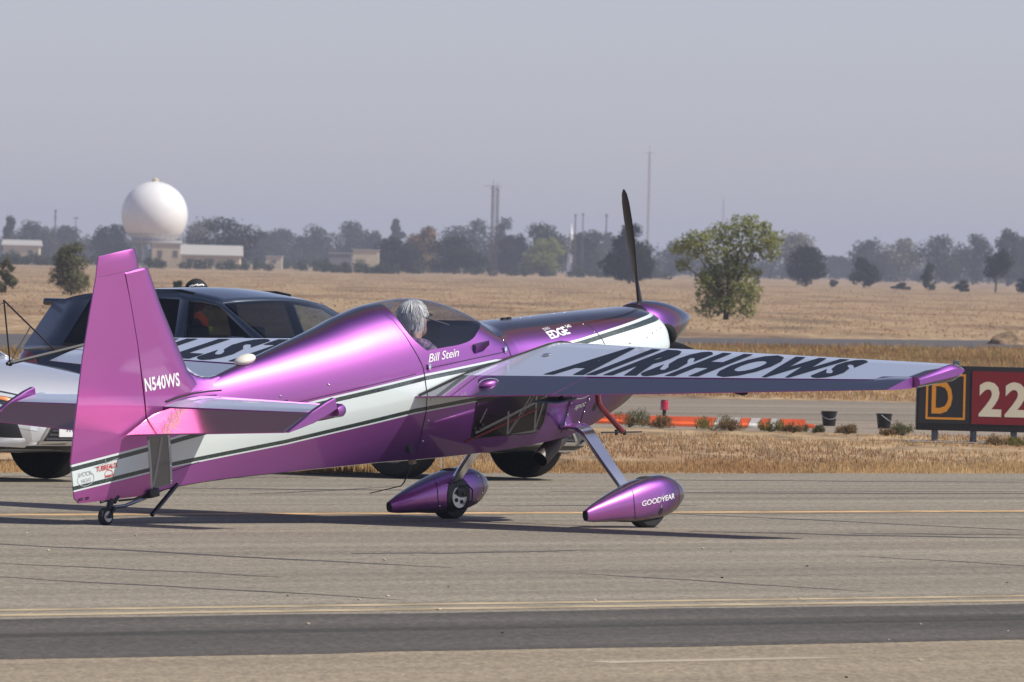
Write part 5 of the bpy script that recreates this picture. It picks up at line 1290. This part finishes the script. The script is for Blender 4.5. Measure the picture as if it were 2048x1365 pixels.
# the fresh green tree by the far road, several leaning limbs
D1 = 353.0; P1 = lambda px, y, rx, rz: ((px - 1450) / FPX * D1, random.uniform(-.4, .4), hgt(px, y, D1), rx / FPX * D1, rx / FPX * D1 * .9, rz / FPX * D1)
tree(1450, D1, 427, 1335, 1562, 'green', 'tall fresh green tree with open spreading crown right of the propeller', count=9000, leafs=.062, seed=1, lobes=[
    P1(1408, 560, 24, 24), P1(1500, 590, 20, 22), P1(1385, 500, 26, 20), P1(1545, 480, 20, 20),
    P1(1487, 452, 40, 24), P1(1440, 470, 38, 24), P1(1390, 480, 34, 20), P1(1362, 488, 26, 15), P1(1520, 478, 34, 26), P1(1535, 505, 26, 20), P1(1480, 500, 44, 26), P1(1425, 508, 34, 22), P1(1362, 528, 18, 16),
    P1(1465, 540, 46, 26), P1(1430, 552, 36, 26), P1(1480, 575, 40, 26), P1(1425, 588, 38, 26), P1(1460, 610, 46, 22), P1(1415, 615, 30, 20), P1(1495, 620, 18, 18), P1(1525, 455, 16, 12), P1(1350, 500, 16, 10), P1(1505, 545, 18, 12)])
FIELD = 'oaks scattered over the dry field'
tree(1609, 1150, 490, 1562, 1656, 'dark', 'round dark oak standing alone right of the green tree', count=5000, leafs=.15, seed=2, group=FIELD, low=.02, nlobe=14)
tree(1725, 1150, 514, 1692, 1757, 'dark', 'small dark oak with a notched crown right of the round oak', count=2600, leafs=.15, seed=3, group=FIELD, low=.0)
tree(1855, 1100, 528, 1832, 1877, 'olive', 'narrow two tiered oak between two low bushes', count=1800, leafs=.14, seed=4, group=FIELD, shape='tall', low=.0)
tree(1988, 1080, 502, 1955, 2022, 'dark', 'top heavy oak on a bare trunk near the picture edge', count=2400, leafs=.14, seed=5, group=FIELD, shape='spread', low=.30)
BUSH = 'low bushes on the dry field'
for px, l, r_, tp, D, lf, lb in ((1797, 1775, 1820, 566, 1090, 'olive', 'flat green bush between two small oaks'), (1922, 1896, 1948, 562, 1060, 'dark', 'wide dark bush left of the top heavy oak'), (2042, 2020, 2064, 558, 1050, 'dark', 'dark bush cut by the right picture edge'),
                                (1512, 1503, 1522, 552, 1200, 'olive', 'tiny bush beside the foot of the green tree'), (1664, 1652, 1676, 560, 1180, 'olive', 'tiny pale bush right of the round oak')):
    tree(px, D, tp, l, r_, lf, lb, count=900, leafs=.12, seed=6, name='bush', group=BUSH, low=.0, nlobe=6, shape='bush')
tree(1255, 1060, 445, 1186, 1326, 'dark', 'broad dark evergreen behind the propeller', count=12000, leafs=.16, seed=7, shape='cone', low=.0, nlobe=14)
tree(140, 427, 482, 84, 196, 'grey', 'grey green feathery bush left of the fin', count=6500, leafs=.055, seed=8, name='bush', low=.0, nlobe=16, shape='bush')
tree(8, 430, 515, -14, 34, 'grey', 'grey green bush cut by the left picture edge', count=3000, leafs=.055, seed=9, name='bush', low=.0, shape='bush')
tree(352, 430, 560, 335, 372, 'olive', 'low green bush behind the black cap', count=1200, leafs=.05, seed=10, name='bush', low=0, shape='bush')
FAR = 'hazy trees along the horizon'
far = [(14, 431, -4, 32, 1900, 'olive', 'tall', 'pointed hazy tree at the left picture edge'), (68, 441, 30, 104, 2000, 'olive', 'round', 'rounded hazy tree left of the tall pole'), (132, 450, 100, 172, 2050, 'olive', 'round', 'hazy tree just right of the tall pole'),
       (215, 447, 183, 250, 1750, 'dark', 'round', 'dark tree touching the left of the radome'), (443, 434, 383, 502, 1500, 'dark', 'round', 'big dark oak right of the radome'), (400, 436, 375, 430, 2100, 'grey', 'round', 'pale tree top behind the big dark oak'),
       (520, 462, 498, 545, 2000, 'olive', 'round', 'hazy tree right of the big dark oak'), (565, 455, 535, 600, 2200, 'olive', 'round', 'pale rounded tree above the field centre left'), (632, 452, 592, 672, 2100, 'olive', 'round', 'wide hazy tree above the turtledeck'),
       (695, 443, 662, 728, 2150, 'olive', 'round', 'taller hazy tree left of the pale shed'), (740, 464, 715, 765, 2100, 'olive', 'round', 'hazy tree over the pale shed'), (788, 436, 770, 806, 2150, 'olive', 'tall', 'narrow hazy tree rising above the pale shed'),
       (790, 474, 750, 832, 1500, 'dark', 'round', 'dark oak right of the pale shed'), (842, 455, 816, 868, 1550, 'brown', 'spread', 'brownish flat topped tree among dark oaks'), (905, 471, 852, 958, 1500, 'dark', 'round', 'dark oak left of the twin masts'),
       (935, 436, 893, 985, 2050, 'olive', 'round', 'tall hazy tree behind the dark oaks'), (1003, 434, 965, 1042, 2000, 'olive', 'cone', 'hazy pointed tree right of the twin masts'), (1080, 447, 1040, 1125, 1700, 'olive', 'round', 'dull green tree left of the white steeple'),
       (1082, 476, 1050, 1116, 1550, 'green', 'round', 'lighter green tree below the white steeple'), (1020, 470, 990, 1052, 1700, 'dark', 'round', 'dark tree between masts and steeple'), (1160, 462, 1128, 1196, 1750, 'olive', 'tall', 'dull tree right of the white steeple'),
       (1190, 462, 1165, 1235, 2100, 'olive', 'round', 'pale tree left of the broad evergreen'), (1345, 485, 1318, 1376, 2000, 'olive', 'round', 'hazy tree behind the green tree'), (1580, 461, 1548, 1616, 1900, 'grey', 'round', 'pale hazy tree above the round oak'),
       (1735, 478, 1702, 1768, 1900, 'olive', 'round', 'hazy tree above the notched oak'), (1785, 474, 1752, 1832, 2000, 'grey', 'round', 'pale grey tree right of the notched oak'), (1868, 470, 1822, 1915, 1800, 'olive', 'round', 'hazy tree above the narrow oak'),
       (1942, 464, 1908, 1975, 1850, 'olive', 'round', 'hazy tree above the wide dark bush'), (2012, 454, 1985, 2042, 1750, 'olive', 'tall', 'tall hazy tree above the top heavy oak'), (2050, 458, 2028, 2080, 1800, 'olive', 'round', 'hazy tree at the right picture edge'),
       (1675, 512, 1640, 1712, 2300, 'olive', 'round', 'low hazy tree between the two oaks')]
for i, (px, tp, l, r_, D, lf, sh, lb) in enumerate(far):
    l, r_ = l - (r_ - l) * .16, r_ + (r_ - l) * .16
    tree(px, D, tp, l, r_, lf, lb, count=4800 if D < 1800 else 3600, leafs=2.9 * D / FPX, seed=20 + i, shape=sh, group=FAR, low=.0, nlobe=11)
# the far wood that closes the horizon: one mass
lob = []
rr_ = random.Random(5)
for i in range(345):
    px = -700 + i * 10 + rr_.uniform(-6, 6); D = rr_.uniform(2350, 2700); x, y = at(px, D); h = rr_.uniform(4.2, 8.2) * (.6 if 1630 < px < 1705 else .8 if px > 1400 else 1)
    lob.append((x, y, h * .45, rr_.uniform(1.0, 2.2), 1.4, h * .55))
for i in range(230):
    px = -680 + i * 15 + rr_.uniform(-9, 9); D = rr_.uniform(1950, 2200)
    if 1630 < px < 1710: continue
    x, y = at(px, D); h = rr_.uniform(2.6, 5.6) * (.8 if px > 1400 else 1)
    lob.append((x, y, h * .45, rr_.uniform(1.0, 2.4), 1.4, h * .55))
wood = foliage('far_wood', lob, 104000, .33, LEAF['olive'], None, 77); tag(wood, 'hazy wood closing the horizon behind the field', 'wood', kind='stuff')
lob = []
for i in range(70):
    px = rr_.choice((rr_.uniform(640, 790), rr_.uniform(280, 560), rr_.uniform(-20, 120))); D = rr_.uniform(1330, 1370); x, y = at(px, D); h = rr_.uniform(.8, 1.5)
    lob.append((x, y, h * .45, rr_.uniform(.5, 1.1), .8, h * .55))
for i in range(150):
    px = rr_.uniform(-60, 1330); D = rr_.uniform(1420, 1700); x, y = at(px, D); h = rr_.uniform(.7, 2.0)
    lob.append((x, y, h * .45, rr_.uniform(.5, 1.2), .8, h * .55))
scrub = foliage('far_scrub', lob, 30000, .18, LEAF['olive'], None, 78); tag(scrub, 'low scrub along the far side of the dry field', 'scrub', kind='stuff')
# tumbleweeds and green weeds in front of the barrier
WEED = 'dry weeds beside the barrier'
for i, (px, D, w, h, lf, lb) in enumerate(((1262, 111.6, 62, 46, 'grey', 'sprawling pale weed in front of the shorter barrier'), (1325, 111.2, 44, 38, 'brown', 'dry brown weed below the red lamp'), (1432, 111.0, 62, 40, 'olive', 'green weed in front of the white barrier stripes'), (1468, 110.7, 46, 36, 'brown', 'brown weed touching the green weed'),
                                          (1545, 110.9, 46, 36, 'olive', 'round green weed near the barrier end'), (1592, 110.6, 44, 28, 'brown', 'thin brown weed right of the round green weed'), (1632, 110.8, 34, 26, 'grey', 'small pale weed below the first bucket'), (1702, 110.5, 46, 26, 'brown', 'brown weed between the two buckets'),
                                          (1810, 110.3, 56, 36, 'grey', 'pale grassy weed against the sign end'), (1775, 110.0, 34, 20, 'brown', 'small brown weed below the second bucket'), (2000, 105.5, 44, 30, 'brown', 'brown weed under the sign legs'), (2040, 105.2, 40, 26, 'olive', 'green weed under the sign at the picture edge'))):
    x, y = at(px, D); wm, hm = w / FPX * D, h / FPX * D
    o = empty('weed', (x, y, 0), 0, lb, 'weed', WEED); r = random.Random(i + 50)
    lobes = [(r.uniform(-.48, .48) * wm, r.uniform(-.3, .3) * wm, hm * r.uniform(.12, .5), wm * r.uniform(.12, .3), wm * .22, hm * r.uniform(.18, .42)) for _ in range(10)]
    foliage('leaves', lobes, 1100, .020, LEAF['weed' if lf == 'olive' else lf], o, 90 + i, wisp=True)
    multi_tube('stems', [([(0, 0, 0), (l[0] * .6, l[1] * .6, l[2] * .7), (l[0] * 1.1, l[1], l[2] + l[5] * .8)], [.004, .003, .0015]) for l in lobes], mat('weed_stem', (.25, .18, .10), .9), o, 4)
# straw mound
x, y = at(2024, 262); V = []; F = []; NA, NB_ = 28, 10; r = random.Random(4)
for j in range(NB_ + 1):
    for i in range(NA):
        a = 2 * math.pi * i / NA; k = j / NB_; rad = .60 * (1 - k ** 1.3) + .0; rad *= 1 + .1 * math.sin(3 * a + j) + r.uniform(-.05, .05)
        V.append((math.cos(a) * rad * 1.1, math.sin(a) * rad, .40 * k + r.uniform(-.02, .02)))
for j in range(NB_):
    for i in range(NA): F.append((j * NA + i, j * NA + (i + 1) % NA, (j + 1) * NA + (i + 1) % NA, (j + 1) * NA + i))
o = mesh_obj('straw_mound', V, F, mat('straw', (.34, .23, .135), .95, noise=.55, scale=7, bump=1.0), None, True); o.location = (x, y, 0); tag(o, 'heap of straw beside the far road', 'straw heap')

# ------------------------------------------------------------------ far buildings, radome, masts
M_pale = mat('cream_render', (.62, .52, .37), .85, noise=.15, scale=.6); M_rooft = mat('pale_roofing', (.42, .40, .37), .7); M_wind = mat('far_window', (.16, .145, .12), .3)
def building(px0, px1, ytop, D, label, depth=6.0, roof='flat', wins=3, group=None, name='building', m=None, base=None, rh=.12):
    x0, x1 = at(px0, D)[0], at(px1, D)[0]; H_ = hgt((px0 + px1) / 2, ytop, D); Lw = x1 - x0
    b = empty(name, (x0, D, 0), 0, label, 'building', group); m = m or M_pale
    hw = H_ * (1 - rh) if roof != 'flat' else H_ - .12
    box('wall', 0, Lw, 0, depth, -.1, hw, m, b)
    if roof == 'flat': box('roof', -.15, Lw + .15, -.15, depth + .15, hw, H_, M_rooft, b)
    else:
        V_, F_ = loft([[(x, -.3, hw), (x, depth / 2, H_ + .5), (x, depth + .3, hw), (x, depth + .3, hw - .12), (x, -.3, hw - .12)] for x in (-.3, Lw + .3)]); fix_normals(mesh_obj('roof', V_, F_, M_rooft, b))
    for i in range(wins):
        x = Lw * (i + .5) / wins; ww = min(.8, Lw / wins * .3)
        w = box('window', x - ww / 2, x + ww / 2, -.03, .02, hw * .45, hw * .72, M_wind, b)
    return b
building(2, 74, 486, 1750, 'long pale building at the left picture edge', wins=2, roof='gable')
building(300, 362, 486, 1395, 'cream block standing below the radome', wins=2)
building(360, 476, 498, 1385, 'long low cream building with pale pitched roof', wins=3, roof='gable', rh=.3)
building(702, 753, 499, 1480, 'small cream shed in front of the far trees', wins=0)
building(655, 700, 506, 1560, 'low grey shed left of the cream shed', wins=0, m=mat('grey_boards', (.20, .19, .20), .9))
building(528, 560, 512, 1620, 'tiny pale hut beyond the field', wins=1)
# radome on its drum and legs
DR = 1450.0; xr_, yr_ = at(303, DR); rad = 66.5 / FPX * DR; zc = hgt(303, 430, DR)
rd = empty('radome', (xr_, yr_, 0), 0, 'large white spherical radome on a round tower', 'radome')
prof = [(zc + rad * math.sin(a), rad * math.cos(a)) for a in [R(-56 + 146 * i / 26) for i in range(27)]]
lathe('dome', prof[:-1] + [(zc + rad, .01)], mat('radome_white', (.90, .89, .86), .42, noise=.05, scale=.5, coat=.25, coat_rough=.25), rd, 56, 'Z', smooth=True)
lathe('top_light', [(zc + rad - .05, .45), (zc + rad + .3, .45), (zc + rad + .5, .25), (zc + rad + .52, .01)], M_pale, rd, 12, 'Z')
zd0, zd1 = hgt(320, 490, DR), zc - rad * .80
lathe('drum', [(zd0, .001), (zd0, rad * .66), (zd1 - .3, rad * .66), (zd1 - .3, rad * .86), (zd1 + .15, rad * .86), (zd1 + .15, rad * .5)], mat('tower_grey', (.36, .35, .34), .8), rd, 40, 'Z')
for k in range(12):
    a = 2 * math.pi * k / 12; tube('leg', [(rad * .62 * math.cos(a), rad * .62 * math.sin(a), 0), (rad * .62 * math.cos(a), rad * .62 * math.sin(a), zd0 + .05)], .16, M_steel, rd, 6)
multi_tube('railing', [([(rad * .85 * math.cos(a), rad * .85 * math.sin(a), zd1 + .15), (rad * .85 * math.cos(a), rad * .85 * math.sin(a), zd1 + 1.0)], .04) for a in [2 * math.pi * k / 28 for k in range(28)]] + [([(rad * .85 * math.cos(2 * math.pi * k / 28), rad * .85 * math.sin(2 * math.pi * k / 28), zd1 + 1.0) for k in range(29)], .04)], M_steel, rd, 4)
M_mast = mat('weathered_mast', (.10, .085, .08), .7, .2)
def lattice(px, ytop, D, w, label, arms=(), m=M_mast, step=None, group='lattice masts on the horizon'):
    x, y = at(px, D); H_ = hgt(px, ytop, D); o = empty('lattice_mast', (x, y, 0), .3, label, 'mast', group)
    legs = [(w / 2 * math.cos(a), w / 2 * math.sin(a)) for a in (R(90), R(210), R(330))]; paths = [([(a, c, 0), (a, c, H_)], w * .10) for a, c in legs]
    multi_tube('upright_set', paths, m, o, 4); st_ = step or w * 1.6; br = []; z = 0; i = 0
    while z + st_ < H_:
        for k in range(3):
            a, c = legs[k], legs[(k + 1) % 3]; br.append(([(a[0], a[1], z), (c[0], c[1], z + st_)], w * .06)); br.append(([(a[0], a[1], z), (c[0], c[1], z)], w * .06))
        z += st_
    multi_tube('bracing', br, m, o, 3)
    for z, l in arms: tube('antenna', [(-l / 2, 0, z), (l / 2, 0, z)], w * .07, m, o, 4)
    tube('top_rod', [(0, 0, H_ - .3), (0, 0, H_ + H_ * .06)], w * .07, m, o, 4)
    return o
H1 = hgt(980, 371, 1350)
lattice(979, 372, 1350, .42, 'dark lattice mast with horizontal antenna, left of the twin pair', ((H1 - .1, 2.4), (H1 - .4, .9)))
lattice(988, 376, 1360, .36, 'dark lattice mast, right of the twin pair', ())
H2 = hgt(1290, 305, 1600); lattice(1290, 305, 1600, .34, 'thin tall pale mast rising behind the propeller', ((H2 - .1, 2.3),), mat('pale_mast', (.28, .24, .23), .7), 1.1)
lattice(1440, 398, 2000, .22, 'faint thin mast above the fresh green tree', (), MATS['pale_mast'], 1.2)
def pole(px, ytop, D, label, arms=(), r=.13):
    x, y = at(px, D); H_ = hgt(px, ytop, D); o = empty('utility_pole', (x, y, 0), 0, label, 'pole', 'utility poles on the horizon')
    tube('shaft', [(0, 0, 0), (0, 0, H_)], [r, r * .7], M_mast, o, 6)
    for z, l in arms: tube('crossarm', [(-l / 2, 0, H_ - z), (l / 2, 0, H_ - z)], .06, M_mast, o, 4)
    return o
pole(105, 420, 1500, 'tall dark pole left of the radome', ((.15, .5), (1.2, .4))); pole(146, 433, 1700, 'thin pole between the tall pole and the radome', ((.3, 1.0),), .08); pole(425, 446, 1450, 'pale pole in front of the big dark oak', ((.1, 1.2),), .10)
pole(1145, 428, 1700, 'left pole of the pair beside the steeple', ((.3, .5),), .14); pole(1160, 426, 1700, 'right pole of the pair beside the steeple', ((.3, .6),), .12); pole(1207, 428, 1650, 'lone pole left of the broad evergreen', ((.3, .7),), .14)
pole(388, 432, 1800, 'faint pole right of the radome', ((.2, .6),), .06)
x, y = at(1137, 1750); stp = empty('steeple', (x, y, 0), 0, 'slim white pointed steeple among the far trees', 'tower'); zs = hgt(1137, 447, 1750)
lathe('shaft', [(0, .001), (0, .62), (zs * .62, .60), (zs * .64, .42), (zs * .80, .40), (zs * .82, .26), (zs - .05, .04), (zs, .001)], mat('steeple_white', (.80, .80, .80), .6), stp, 8, 'Z')
# ------------------------------------------------------------------ the air: one even box of haze
V_, F_ = box_geo(-2600, 2600, -320, 7100, -1.0, 30.0)
hz = mesh_obj('haze', V_, F_)
fix_normals(hz); tag(hz, 'thin smoky haze over the whole airfield', 'haze', kind='stuff')
m = bpy.data.materials.new('haze'); m.use_nodes = True; n = m.node_tree.nodes; n.remove(n['Principled BSDF'])
pv = n.new('ShaderNodeVolumePrincipled'); pv.inputs['Color'].default_value = (.56, .64, .84, 1); pv.inputs['Density'].default_value = 0.0002; pv.inputs['Anisotropy'].default_value = 0.1
m.node_tree.links.new(pv.outputs[0], n['Material Output'].inputs['Volume']); hz.data.materials.append(m)
